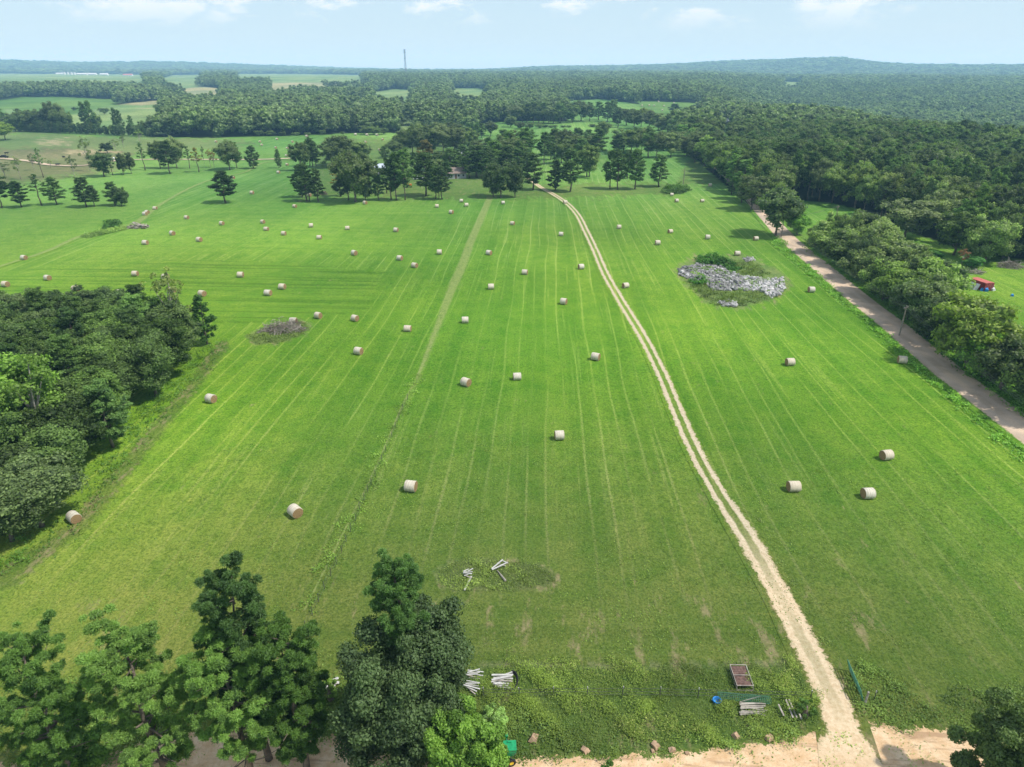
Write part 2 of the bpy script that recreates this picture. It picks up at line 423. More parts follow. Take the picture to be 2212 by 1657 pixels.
def leaf_cards(C, N, sa, sb, r, T=None):
    """diamond-cut quads centred on C, facing N; sa, sb half lengths"""
    n = len(C)
    if T is None: T = r.normal(size=(n, 3))
    T = norm(T - N * (T * N).sum(1, keepdims=True)); B = np.cross(N, T)
    sa = np.broadcast_to(sa, (n,))[:, None]; sb = np.broadcast_to(sb, (n,))[:, None]
    V = np.stack([C - T * sa, C + B * sb - T * sa * .1, C + T * sa, C - B * sb + T * sa * .1], 1).reshape(-1, 3)
    return V, np.arange(4 * n).reshape(n, 4)

ICO = None
def ico():
    global ICO
    if ICO is None:
        import bmesh
        bm = bmesh.new(); bmesh.ops.create_icosphere(bm, subdivisions=1, radius=1.0)
        bm.verts.ensure_lookup_table()
        ICO = (np.array([v.co[:] for v in bm.verts]), np.array([[v.index for v in f.verts] + [f.verts[2].index] for f in bm.faces])); bm.free()
    return ICO

def crown_mesh(name, clumps, leaf_n, sa, sb, mat, r, core=0.72, brush=False, up=0.35, flat=0.8):
    """clumps: list of (centre, radius, outward, shade)"""
    VV, FF, SS = [], [], []; off = 0
    iv, itf = ico()
    cen = np.array([c[0] for c in clumps]); rad = np.array([c[1] for c in clumps]); out = np.array([c[2] for c in clumps]); shd = np.array([c[3] for c in clumps])
    w = rad ** 2; cnt = np.maximum(4, (leaf_n * w / w.sum())).astype(int)
    idx = np.repeat(np.arange(len(clumps)), cnt); n = len(idx)
    d = r.normal(size=(n, 3)) + out[idx] * 0.55 + np.array([0, 0, up]); d = norm(d)
    rr = rad[idx] * (0.62 + 0.56 * r.random(n)); P = cen[idx] + d * rr[:, None] * np.array([1, 1, flat])
    nrm = norm(d + r.normal(size=(n, 3)) * 0.75)
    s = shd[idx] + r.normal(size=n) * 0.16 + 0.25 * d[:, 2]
    ls = 0.7 + 0.6 * r.random(n)
    if brush:
        V, F = leaf_cards(P, norm(r.normal(size=(n, 3)) + np.array([0, 0, .6])), sa * ls, sb * ls, r, T=norm(d + r.normal(size=(n, 3)) * 0.3))
    else:
        V, F = leaf_cards(P, nrm, sa * ls, sb * ls, r)
    VV.append(V); FF.append(F); SS.append(np.repeat(s, 4)); off = len(V)
    if core > 0:
        for i in range(len(clumps)):
            v = iv * rad[i] * core * (0.85 + 0.3 * r.random((len(iv), 1))) * np.array([1, 1, flat]) + cen[i]
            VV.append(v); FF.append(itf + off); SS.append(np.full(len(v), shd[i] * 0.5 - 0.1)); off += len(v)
    V = np.concatenate(VV); S_ = np.clip(np.concatenate(SS), 0, 1.2)
    F4 = np.concatenate([f for f in FF])
    # icosphere faces were padded to 4 indices; write those as triangles
    tri = F4[:, 2] == F4[:, 3]
    me = bpy.data.meshes.new(name)
    q = F4[~tri]; t = F4[tri][:, :3]
    loops = np.concatenate([q.ravel(), t.ravel()]).astype(np.int32)
    tot = np.concatenate([np.full(len(q), 4), np.full(len(t), 3)]).astype(np.int32)
    me.vertices.add(len(V)); me.vertices.foreach_set('co', V.astype(np.float32).ravel())
    me.loops.add(len(loops)); me.loops.foreach_set('vertex_index', loops)
    me.polygons.add(len(tot)); me.polygons.foreach_set('loop_start', np.concatenate([[0], np.cumsum(tot)[:-1]]).astype(np.int32)); me.polygons.foreach_set('loop_total', tot)
    a = me.attributes.new('shade', 'FLOAT', 'POINT'); a.data.foreach_set('value', S_.astype(np.float32))
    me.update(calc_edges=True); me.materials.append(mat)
    return me

def oak_clumps(r, H, Wd, n, cb=0.22, rmin=0.09, rmax=0.17, lean=0.0):
    ph = r.random(6) * 6.28; cl = []
    cz = H * (cb + 1) / 2; rz_ = H * (1 - cb) / 2
    for i in range(n):
        u = norm(r.normal(size=3) + np.array([0, 0, 0.25]))
        env = 1 + 0.20 * math.sin(2 * math.atan2(u[1], u[0]) + ph[0]) + 0.14 * math.sin(3 * math.atan2(u[1], u[0]) + ph[1] + 3 * u[2]) + 0.12 * math.sin(5 * u[2] + ph[2])
        k = env * (r.random() ** 0.35) * 0.86
        rc = Wd * (rmin + (rmax - rmin) * r.random())
        p = np.array([u[0] * Wd / 2 * k * (1.0 if u[2] > -0.3 else 0.85), u[1] * Wd / 2 * k, cz + u[2] * rz_ * k * 0.92])
        p[0] += lean * (p[2] / H); cl.append((p, rc, u, float(np.clip(r.normal(0.5, 0.2), 0.05, 0.95))))
    return cl

def pine_clumps(r, H, Wd, nl, cb=0.35, tr=0.075, taper=1.0, sparse=0.0, dens=10):
    """layered limbs with tufts; returns clumps and limbs for the trunk mesh"""
    cl, limbs = [], []
    for i in range(nl):
        t = (i + 0.5) / nl; z = H * (cb + (0.96 - cb) * t)
        prof = (0.55 + 0.45 * math.sin(min(1, t * 1.9) * math.pi / 2)) * (1 - 0.72 * max(0, t - 0.35) / 0.65 * taper)
        L = Wd / 2 * prof * (0.62 + 0.5 * r.random()); a = i * 2.4 + r.random() * 1.3
        if r.random() < sparse: L *= 0.4
        rise = L * (0.05 + 0.35 * t + 0.15 * r.random())
        d = np.array([math.cos(a), math.sin(a), 0]); p0 = np.array([0, 0, z]); p1 = p0 + d * L * 0.5 + [0, 0, rise * 0.25]; p2 = p0 + d * L + [0, 0, rise]
        limbs.append((p0, p1, p2, 0.018 * H * (1 - t) * 0.35 + 0.03))
        nt_ = max(3, int(4 + L / Wd * dens))
        for k in range(nt_):
            q = 0.38 + 0.62 * (k + r.random()) / nt_
            c = p0 + (p2 - p0) * q + [0, 0, -rise * 0.12 * math.sin(q * 3.14)]
            side = np.array([-d[1], d[0], 0]) * r.normal() * L * 0.22
            c = c + side + [0, 0, r.normal() * 0.018 * H + 0.012 * H]
            cl.append((c, Wd * tr * (0.7 + 0.6 * r.random()), norm(d * 0.5 + np.array([0, 0, 0.8])), float(np.clip(r.normal(0.5, 0.2), 0.05, 0.95))))
    if dens > 15:
        for k in range(9):
            a = r.random() * 6.28; z = H * r.uniform(max(0.05, cb - 0.12), cb + 0.25); L = Wd * r.uniform(.22, .42); d = np.array([math.cos(a), math.sin(a), 0])
            limbs.append((np.array([0, 0, z]), np.array([0, 0, z]) + d * L * .5 + [0, 0, -L * .04], np.array([0, 0, z]) + d * L + [0, 0, L * r.uniform(-.1, .25)], 0.06))
    for k in range(5):
        cl.append((np.array([r.normal() * Wd * 0.04, r.normal() * Wd * 0.04, H * (0.93 + 0.06 * r.random())]), Wd * tr * (0.8 + 0.3 * r.random()), np.array([0, 0, 1.0]), 0.6))
    return cl, limbs

def trunk_mesh(name, r, H, rb, limbs, mat, top=0.92, lean=0.0, crooked=0.01, n=8):
    mb = MB(); pts, rad = [], []
    K = 7
    for i in range(K):
        t = i / (K - 1); pts.append((lean * t + r.normal() * crooked * H * (t > 0), r.normal() * crooked * H * (t > 0), H * top * t - (0.4 if i == 0 else 0)))
        rad.append(rb * (1.25 if i == 0 else 1) * (1 - 0.86 * t) + 0.02)
    mb.tube(pts, rad, n)
    for p0, p1, p2, rr in limbs:
        mb.tube([p0, p1, p2], [rr, rr * 0.7, rr * 0.25], 5, cap=False)
    me = mb.mesh(name, True); me.materials.append(mat); return me

def oak_limbs(r, H, cl, k=9, cb=0.22):
    L = []
    for i in range(k):
        c = cl[int(r.integers(len(cl)))][0]
        p0 = np.array([0, 0, H * (cb * 0.8 + 0.3 * r.random())]); p2 = c
        p1 = (p0 + p2) / 2 + [0, 0, -0.03 * H]; L.append((p0, p1, p2, 0.010 * H))
    return L

VAR = {}
def add_variant(kind, H, Wd, crown, trunk): VAR.setdefault(kind, []).append((H, Wd, crown, trunk))

def gen_oak(kind, H, Wd, n, leaves, sa, cb=0.2, seed=0, rb=0.28, rmin=.09, rmax=.17, lean=0.0, core=0.72, bark='bark'):
    r = np.random.default_rng(seed); cl = oak_clumps(r, H, Wd, n, cb, rmin, rmax, lean)
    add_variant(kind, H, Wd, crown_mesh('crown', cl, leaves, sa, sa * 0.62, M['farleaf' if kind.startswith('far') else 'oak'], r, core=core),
                trunk_mesh('trunk', r, H, rb, oak_limbs(r, H, cl, 10, cb), M[bark], top=0.75, lean=lean * .5))

def gen_pine(kind, H, Wd, nl, leaves, sa, cb=0.35, seed=0, rb=0.22, tr=0.08, brush=False, taper=1.0, sparse=0.0, core=0.6, flat=0.6, sb=0.55, dens=10):
    r = np.random.default_rng(seed); cl, limbs = pine_clumps(r, H, Wd, nl, cb, tr, taper, sparse, dens)
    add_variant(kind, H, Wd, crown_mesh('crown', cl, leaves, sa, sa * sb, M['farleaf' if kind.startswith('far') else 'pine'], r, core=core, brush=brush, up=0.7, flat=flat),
                trunk_mesh('trunk', r, H, rb, limbs, M['bark']))

for s in range(6): gen_oak('oak', 15, 11 + (s % 3), 80, 5200, 0.30, 0.14 + 0.03 * (s % 3), 10 + s)
for s in range(3): gen_oak('bush', 10, 10, 60, 5200, 0.24, 0.0, 30 + s, rb=0.2)
for s in range(5): gen_pine('pine', 16, 7.5 + (s % 3), 28 + 3 * (s % 2), 5600, 0.25, 0.16 + 0.06 * (s % 3), 50 + s, tr=0.085)
for s in range(3): gen_pine('youngpine', 14, 8.0, 30, 5200, 0.24, 0.08, 70 + s, tr=0.09)
for s in range(3): gen_pine('thin', 15, 6.5, 15, 1500, 0.22, 0.42, 90 + s, tr=0.07, sparse=0.35, core=0.35)
for s in range(2): gen_oak('wispy', 14, 7, 26, 1500, 0.20, 0.35, 110 + s, rb=0.14, rmin=.07, rmax=.13, core=0.0, bark='palebark')
# canopy tops for the far wood (few leaves)
for s in range(4): gen_oak('faroak', 15, 11, 22, 620, 0.75, 0.12, 130 + s, rmin=.13, rmax=.22)
for s in range(3): gen_pine('farpine', 17, 8, 12, 520, 0.62, 0.2, 150 + s, tr=0.13)

def tree_obj(kind, loc, H, Wd, rz, name, label, cat, group=None, vi=None, tint=None):
    vs = VAR[kind]; v = vs[(random.randrange(len(vs)) if vi is None else vi) % len(vs)]
    root = empty(name, loc, rz, label, cat, group)
    sz = H / v[0]; sx = Wd / v[1]
    root.scale = (sx, sx, sz)
    t = link(bpy.data.objects.new('trunk', v[3]), root)
    c = link(bpy.data.objects.new('crown', v[2]), root)
    if tint: c.color = (*tint, 1)
    return root

# ------------------------------------------------------------------ layout polygons (traced on the photograph)
FRONT = [(-900, 262), (-300, 272), (30, 283), (100, 281), (260, 290), (330, 296), (470, 297), (700, 291), (745, 288), (855, 287), (1027, 286), (1040, 268), (1100, 262), (1225, 262), (1232, 218), (1300, 214), (1380, 225), (1400, 262), (1440, 285), (1470, 310), (1505, 345), (1560, 395), (1640, 460), (1725, 432), (1800, 440), (1850, 450), (1890, 472), (1960, 500), (2050, 530), (2120, 545), (2212, 562), (2600, 640), (3300, 800)]
FX = np.array([p[0] for p in FRONT], float); FY = np.array([p[1] for p in FRONT], float)
CLEAR = {
 'bright': [[(-200, 222), (0, 217), (49, 210), (117, 209), (234, 214), (287, 217), (254, 224), (225, 231), (150, 237), (37, 233), (0, 234), (-200, 240)],
            [(1374, 218), (1474, 221), (1531, 225), (1518, 233), (1474, 238), (1430, 245), (1395, 238)],
            [(1225, 225), (1262, 225), (1245, 258), (1320, 262), (1385, 268), (1400, 285), (1230, 276)],
            [(462, 253), (474, 253), (471, 297), (461, 297)],
            [(1545, 264), (1575, 264), (1590, 285), (1582, 318), (1565, 300), (1550, 275)],
            [(930, 253), (952, 255), (937, 267)]],
 'dull': [[(140, 252), (225, 231), (320, 219), (354, 224), (355, 242), (308, 245), (297, 274), (270, 274), (210, 265), (145, 266)],
          [(12, 236), (37, 236), (37, 250), (12, 250)],
          [(-100, 159), (98, 160), (312, 162), (312, 174), (205, 175), (-100, 173)],
          [(332, 174), (371, 163), (450, 161), (440, 165), (380, 173)],
          [(510, 160), (640, 160), (785, 162), (783, 172), (600, 168), (510, 167)],
          [(800, 200), (850, 193), (908, 195), (900, 200), (850, 209), (805, 208)], [(972, 191), (1037, 191), (1064, 196), (1037, 208), (980, 204)], [(1690, 176), (1735, 178), (1725, 184), (1695, 183)], [(1795, 194), (1830, 193), (1825, 199)],
          [(1200, 204), (1250, 207), (1230, 213)], [(738, 222), (796, 224), (800, 232), (745, 232)], [(960, 225), (1012, 227), (1000, 236)], [(860, 232), (905, 230), (900, 240), (868, 242)]],
 'tan': [[(250, 203), (373, 195), (432, 187), (480, 191), (476, 198), (376, 201), (300, 205)], [(583, 179), (710, 178), (800, 179), (800, 184), (700, 185), (583, 188)]],
}
ALLCLEAR = [p for k in CLEAR.values() for p in k]

def forest_ok(x, y, Hh):
    """true where a tree stands: beyond the wood's front line, off the clearings, and not in front of one"""
    z = TZ(x, y); px, py, w = proj(x, y, z)
    ok = py < np.interp(px, FX, FY)
    for q in (0.0, 0.35, 0.7, 1.0):
        ax, ay, _ = proj(x, y, z + Hh * q)
        for P in ALLCLEAR: ok &= ~inpoly(ax, ay, P)
    return ok

# ------------------------------------------------------------------ ground sheet
def tints(x, y):
    x = np.asarray(x, float); y = np.asarray(y, float)
    z = TZ(x, y); px, py, w = proj(x, y, z); d = np.hypot(x, y)
    ok = (w > 1)
    n = len(x); C = np.zeros((n, 3)); Mk = np.zeros((n, 3))
    near = np.array([0.230, 0.252, 0.060]); mid = np.array([0.212, 0.360, 0.034]); farc = np.array([0.225, 0.385, 0.095])  # grass colours with cloud shade painted in: near darker, mid-field brighter
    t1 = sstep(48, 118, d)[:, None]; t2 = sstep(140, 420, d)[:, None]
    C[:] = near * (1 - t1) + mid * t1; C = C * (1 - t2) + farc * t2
    Mk[:, 0] = 1.0
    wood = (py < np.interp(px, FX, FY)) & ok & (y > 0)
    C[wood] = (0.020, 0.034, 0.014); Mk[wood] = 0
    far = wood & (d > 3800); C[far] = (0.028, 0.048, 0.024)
    Hh = np.where(d > 1100, 20.0, 17.0)
    tops = [proj(x, y, z + Hh * q)[:2] for q in (1.0, 0.7, 0.35, 0.0)]
    for k, col in (('bright', (0.17, 0.29, 0.07)), ('dull', (0.28, 0.37, 0.15)), ('tan', (0.50, 0.43, 0.25))):
        for P in CLEAR[k]:
            for (ax, ay) in tops:
                i = inpoly(ax, ay, P) & ok & wood; C[i] = col

    jr = np.random.default_rng(4); jx = px + jr.normal(size=n) * 5 * sstep(120, 160, d); jy = py + jr.normal(size=n) * 3.5 * sstep(120, 160, d)
    def area(P, col=None, mk=None, a=1.0):
        i = inpoly(jx, jy, P) & ok & ~wood
        if col is not None: C[i] = C[i] * (1 - a) + np.array(col) * a
        if mk is not None: Mk[i] = mk
    area([(-400, 280), (0, 285), (330, 298), (520, 300), (560, 312), (430, 325), (300, 332), (200, 345), (100, 345), (-400, 350)], (0.235, 0.29, 0.12), (0, 0, 0.15), 0.9)
    area([(-400, 350), (60, 320), (200, 322), (300, 332), (240, 350), (200, 370), (0, 395), (-400, 420)], (0.22, 0.19, 0.115), (0, 0, 0.45), 0.7)
    area([(70, 303), (150, 303), (155, 312), (90, 314)], (0.48, 0.40, 0.25)); area([(140, 325), (270, 327), (240, 333), (150, 333)], (0.46, 0.38, 0.24))
    area([(0, 352), (80, 345), (170, 352), (290, 352), (250, 372), (130, 390), (0, 400)], (0.20, 0.20, 0.10), (0, 0, 0.3), 0.6)
    # meadow beyond the left fence line is not mown in swaths
    area([(-400, 600), (0, 578), (100, 545), (200, 500), (320, 455), (420, 400), (520, 370), (620, 345), (600, 320), (300, 330), (0, 380), (-400, 400)], None, (0, 0.25, 0.05))
    area([(-100, 600), (200, 560), (520, 560), (830, 585), (800, 670), (500, 700), (-100, 700)], None, (0.1, 1.0, 0.0))
    area([(520, 420), (1000, 440), (950, 560), (600, 540), (300, 560), (150, 560), (330, 470)], None, (0.35, 0.35, 0.0))
    area([(700, 300), (1100, 300), (1150, 400), (1560, 395), (1500, 330), (1440, 420), (1150, 430), (700, 425), (640, 440)], (0.150, 0.185, 0.058), (0, 0, 0.25), 0.6)
    # dark thatchy ground round the lowest trees, dry foreground
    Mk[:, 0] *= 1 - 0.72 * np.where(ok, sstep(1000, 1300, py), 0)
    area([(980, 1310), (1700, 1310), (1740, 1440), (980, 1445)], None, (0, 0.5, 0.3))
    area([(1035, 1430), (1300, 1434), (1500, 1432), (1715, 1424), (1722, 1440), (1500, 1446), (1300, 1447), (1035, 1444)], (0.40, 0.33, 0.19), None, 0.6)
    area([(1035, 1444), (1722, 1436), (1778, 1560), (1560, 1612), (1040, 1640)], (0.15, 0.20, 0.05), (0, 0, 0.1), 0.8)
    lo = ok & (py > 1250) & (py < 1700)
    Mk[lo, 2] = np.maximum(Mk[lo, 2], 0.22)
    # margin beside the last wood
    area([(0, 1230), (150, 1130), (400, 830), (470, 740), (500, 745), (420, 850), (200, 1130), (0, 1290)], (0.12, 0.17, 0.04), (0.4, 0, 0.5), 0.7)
    area([(1280, 1050), (1800, 1060), (2212, 1300), (2212, 1480), (1750, 1250)], None, (0.6, 0, 0.12))
    def ring(P, grow, col, inner):
        c = np.mean(P, 0); big = [tuple(c + (np.array(p) - c) * grow) for p in P]
        area(big, col, (0, 0, 0.5), 0.55); area(P, inner, (0, 0, 0.1), 0.85)
    ring([(945, 1235), (985, 1213), (1080, 1209), (1165, 1221), (1203, 1246), (1192, 1268), (1100, 1275), (1000, 1277), (955, 1264)], 1.09, (0.36, 0.31, 0.15), (0.20, 0.215, 0.075))
    ring([(538, 728), (560, 712), (600, 700), (650, 693), (666, 705), (655, 722), (610, 740), (556, 745)], 1.12, (0.27, 0.30, 0.11), (0.19, 0.24, 0.07))
    ring([(1464, 585), (1500, 555), (1600, 552), (1650, 570), (1698, 600), (1700, 622), (1668, 650), (1600, 668), (1545, 662), (1500, 630)], 1.05, (0.32, 0.30, 0.14), (0.22, 0.28, 0.09))
    # softly varying grass tone, with cloud light and shade painted into the tint
    v = 1 + 0.10 * np.sin(x / 37 + 0.8) * np.cos(y / 29 + 1.1) + 0.08 * np.sin((x + y) / 17) * np.cos((x - y) / 23)
    return C * v[:, None], Mk

def build_ground():
    rr = [0.0]; q = 12.0
    while q < 42000: rr.append(q); q *= 1.0125
    rr = np.array(rr)
    az = np.concatenate([np.arange(R(-46), R(46), R(0.26)), np.arange(R(46), R(314), R(4))])
    A, RR = np.meshgrid(az, rr); X = (RR * np.sin(A)).ravel(); Y = (RR * np.cos(A)).ravel()
    Z = TZ(X, Y)
    D = np.hypot(X, Y)
    # canopy-rough far hills
    px, py, w = proj(X, Y, Z)
    wood = (D > 3600) & (py < 163)
    Z = Z + np.where(D > 3600, rng.normal(size=len(Z)) * 1.6 * sstep(3600, 4600, D), 0)
    na, nr = len(az), len(rr)
    i, j = np.meshgrid(np.arange(nr - 1), np.arange(na), indexing='ij'); j2 = (j + 1) % na
    F = np.stack([i * na + j, i * na + j2, (i + 1) * na + j2, (i + 1) * na + j], -1).reshape(-1, 4)
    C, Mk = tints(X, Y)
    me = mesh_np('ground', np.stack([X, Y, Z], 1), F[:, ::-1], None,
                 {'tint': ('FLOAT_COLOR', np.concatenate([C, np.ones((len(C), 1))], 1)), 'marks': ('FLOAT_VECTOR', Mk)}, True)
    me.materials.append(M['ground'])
    o = link(bpy.data.objects.new('ground', me)); o['kind'] = 'structure'
build_ground()

def catmull(P, step):
    P = [np.array(p, float) for p in P]; out = []
    for i in range(len(P) - 1):
        p0, p1, p2, p3 = P[max(i - 1, 0)], P[i], P[i + 1], P[min(i + 2, len(P) - 1)]
        n = max(2, int(np.linalg.norm(p2 - p1) / step))
        for k in range(n):
            t = k / n
            out.append(0.5 * ((2 * p1) + (-p0 + p2) * t + (2 * p0 - 5 * p1 + 4 * p2 - p3) * t * t + (-p0 + 3 * p1 - 3 * p2 + p3) * t ** 3))
    out.append(P[-1]); return np.array(out)

def strip(name, pix, width, mat, lift, step=1.5, worn=None, na=13, extra=1.35, crown_h=0.0, taper=0.0):
    """a path sheet following the ground; width in metres (a number or one per point)"""
    W3 = [at(*p)[:2] for p in pix]
    if not hasattr(width, '__len__'): width = [width] * len(pix)
    wn = worn if worn is not None else [0] * len(pix)
    Q = catmull([(a[0], a[1], w_, k_) for a, w_, k_ in zip(W3, width, wn)], step)
    T = np.gradient(Q[:, :2], axis=0); T = norm(T); Nn = np.stack([-T[:, 1], T[:, 0]], 1)
    s = np.linspace(-extra, extra, na)
    X = Q[:, 0][:, None] + Nn[:, 0][:, None] * s * Q[:, 2][:, None] / 2
    Y = Q[:, 1][:, None] + Nn[:, 1][:, None] * s * Q[:, 2][:, None] / 2
    dd = np.hypot(X, Y)
    Z = TZ(X, Y) + lift * (1 + dd / 60.0) + crown_h * np.maximum(0, 1 - s ** 2)
    n = len(Q); i, j = np.meshgrid(np.arange(n - 1), np.arange(na - 1), indexing='ij')
    F = np.stack([i * na + j, i * na + j + 1, (i + 1) * na + j + 1, (i + 1) * na + j], -1).reshape(-1, 4)
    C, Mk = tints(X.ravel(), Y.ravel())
    ac = np.broadcast_to(s, X.shape)
    if taper: ac = np.sign(ac + 1e-6) * (np.abs(ac) + 1.1 * np.clip((np.arange(n) - n * (1 - taper)) / (n * taper), 0, 1)[:, None])
    ac = ac.ravel(); wo = np.broadcast_to(Q[:, 3][:, None], X.shape).ravel()
    me = mesh_np(name, np.stack([X.ravel(), Y.ravel(), Z.ravel()], 1), F[:, ::-1], None,
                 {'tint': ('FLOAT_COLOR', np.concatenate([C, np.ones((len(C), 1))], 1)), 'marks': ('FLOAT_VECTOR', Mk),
                  'across': ('FLOAT', ac), 'worn': ('FLOAT', wo)}, True)
    me.materials.append(mat)
    if me.polygons[0].normal.z < 0: me.flip_normals()
    o = link(bpy.data.objects.new(name, me)); o['kind'] = 'structure'
    return o

TRACK = [(1140, 385), (1168, 405), (1195, 420), (1225, 440), (1248, 465), (1266, 500), (1283, 535), (1307, 590), (1338, 645), (1372, 700), (1402, 752), (1436, 822), (1466, 895), (1502, 975), (1549, 1060), (1609, 1152), (1684, 1285), (1736, 1385), (1788, 1485), (1815, 1552), (1840, 1657), (1850, 1720)]
strip('farm_track', TRACK, [2.7] * 15 + [3.2, 3.0, 3.2, 3.3, 3.3, 3.6, 4.0], M['track'], 0.022, worn=[0.7, .6, .3] + [0] * 12 + [.1, .8, .6, .7, .9, 1.4, 2.3])
ROAD = [(1470, 285), (1530, 340), (1600, 405), (1645, 455), (1690, 505), (1722, 535), (1765, 570), (1812, 610), (1866, 655), (1925, 700), (1990, 755), (2050, 805), (2110, 850), (2170, 895), (2230, 940), (2330, 1015), (2500, 1140)]
strip('gravel_road', ROAD, 7.2, M['gravel'], 0.026, extra=1.25, crown_h=0.06)
SAND_TOP = [(-60, 1650), (180, 1650), (340, 1590), (470, 1575), (640, 1580), (770, 1600), (900, 1640), (1110, 1636), (1230, 1634), (1330, 1632), (1480, 1622), (1560, 1612), (1690, 1600), (1745, 1580), (1865, 1562), (1960, 1572), (2060, 1575), (2150, 1600), (2300, 1590)]

def sand_sheet():
    """the sandy yard road along the near edge: 'across' is metres from its grassy border"""
    P = np.array([at(*p)[:2] for p in SAND_TOP]); o = np.argsort(P[:, 0]); P = P[o]
    xs = np.arange(P[0, 0] - 10, P[-1, 0] + 12, 0.4); yt = np.interp(xs, P[:, 0], P[:, 1])
    off = np.concatenate([np.arange(-1.2, 2.0, 0.3), np.arange(2.0, 10, 0.8)])
    X = np.broadcast_to(xs[:, None], (len(xs), len(off))); Y = yt[:, None] - off
    Z = TZ(X, Y) + 0.014; na = len(off); n = len(xs)
    i, j = np.meshgrid(np.arange(n - 1), np.arange(na - 1), indexing='ij')
    F = np.stack([i * na + j, i * na + j + 1, (i + 1) * na + j + 1, (i + 1) * na + j], -1).reshape(-1, 4)
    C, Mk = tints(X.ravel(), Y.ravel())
    ac = np.broadcast_to(-off, X.shape).ravel()
    me = mesh_np('sand_road', np.stack([X.ravel(), Y.ravel(), Z.ravel()], 1), F[:, ::-1], None,
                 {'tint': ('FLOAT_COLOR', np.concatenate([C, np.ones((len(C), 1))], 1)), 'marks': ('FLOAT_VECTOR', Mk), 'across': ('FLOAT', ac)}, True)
    me.materials.append(M['sand'])
    if me.polygons[0].normal.z < 0: me.flip_normals()
    o = link(bpy.data.objects.new('sand_road', me)); o['kind'] = 'structure'
sand_sheet()
WEEDLINE = [(1060, 425), (1040, 470), (1018, 520), (1000, 570), (978, 620), (955, 680), (930, 745), (905, 810), (870, 880), (840, 950), (800, 1040), (755, 1130), (715, 1210), (660, 1320)]
strip('grassy_strip', WEEDLINE, [3.6] * 9 + [3.0] * 5, M['weed'], 0.018, taper=0.5)
LEFTLINE = [(-60, 600), (0, 576), (100, 543), (170, 512), (215, 503), (270, 490), (300, 478), (350, 440), (420, 402), (470, 385), (530, 372), (570, 352), (640, 345)]
strip('grassy_bank', LEFTLINE, [1.8, 1.8, 2.2, 3, 5, 6, 4, 2, 2, 1.8, 2, 2, 2], M['weed'], 0.018)
FARMLANE = [(-50, 342), (0, 343), (60, 348), (110, 357), (180, 358), (250, 348), (320, 345), (440, 345), (560, 345), (640, 342)]
strip('farm_lane', FARMLANE, 4.0, M['gravel'], 0.03, step=4)

# ------------------------------------------------------------------ hay bales
def make_bale(Rr=0.78, Wb=1.5, seg=28, slump=0.0, seed=0):
    r = random.Random(seed)
    mb = MB(); n = seg; rings = [-1, -0.93, -0.5, 0, 0.5, 0.93, 1]
    for q in rings:
        x = q * Wb / 2; k = 0.955 if abs(q) == 1 else 1.0
        for i in range(n):
            a = 2 * math.pi * i / n
            rr = Rr * k * (1 + 0.012 * math.sin(3 * a + seed) + 0.01 * r.uniform(-1, 1))
            z = math.cos(a) * rr; y = math.sin(a) * rr
            if z < -Rr * 0.93: z = -Rr * 0.93
            mb.v.append((x, y * (1 + slump * (z < 0)), z + Rr * 0.93))
    for j in range(len(rings) - 1):
        for i in range(n):
            mb.f.append((j * n + i, j * n + (i + 1) % n, (j + 1) * n + (i + 1) % n, (j + 1) * n + i)); mb.mi.append(0)
    body = mb.mesh('hay_bale', True); body.materials.append(M['wrap'])
    ends = []
    for s in (-1, 1):
        e = MB(); x = s * Wb / 2
        rad = [0.0, 0.25, 0.5, 0.75, 0.90, 0.955]
        e.v.append((x + s * 0.03, 0, Rr * 0.93))
        for k in rad[1:]:
            for i in range(n):
                a = 2 * math.pi * i / n; z = math.cos(a) * Rr * k
                e.v.append((x + s * (0.03 * (1 - k) + r.uniform(-.008, .008) + 0.004), math.sin(a) * Rr * k, max(z, -Rr * 0.93) + Rr * 0.93))
        for i in range(n): e.f.append((0, 1 + i, 1 + (i + 1) % n)); e.mi.append(0)
        for j in range(len(rad) - 2):
            for i in range(n):
                b = 1 + j * n; e.f.append((b + i, b + n + i, b + n + (i + 1) % n, b + (i + 1) % n)); e.mi.append(0)
        m = e.mesh('end_face', True); m.materials.append(M['baleend']); ends.append(m)
    return body, ends
BALES = [make_bale(0.78, 1.5, seed=1), make_bale(0.76, 1.55, slump=0.04, seed=2), make_bale(0.80, 1.45, slump=0.03, seed=3)]

BP = []   # D-grid pixel of the bale's middle
def c1(L, ox, oy): BP.extend([(ox + x / 3.0, oy + y / 3.0) for x, y in L])
c1([(1400, 919), (1685, 919), (1697, 940), (1795, 903), (1896, 920), (1787, 958), (1863, 961), (1858, 1010), (1861, 1068), (1805, 1118), (1512, 1153), (1634, 1251), (1989, 886), (2006, 1265)], 0, 0)
c1([(93, 874), (167, 876), (232, 877), (157, 922), (268, 905), (247, 972), (927, 903), (1275, 1057), (1948, 685), (1995, 685), (2027, 686), (2055, 660), (2080, 716), (2090, 688), (2155, 668)], 737.3, 0)
c1([(177, 1202)], 1474.6, 0)
c1([(1911, 85), (1007, 98), (955, 123), (941, 135), (1211, 158), (1439, 197), (1704, 186), (1727, 232), (2017, 211), (1840, 262), (2070, 287), (1119, 262), (1293, 303), (944, 322), (159, 419), (879, 523), (1075, 545), (312, 550), (40, 592), (494, 620), (777, 648), (1120, 630), (1313, 652), (1561, 531), (1831, 608), (1739, 648), (2064, 795), (1903, 832)], 0, 417.6)
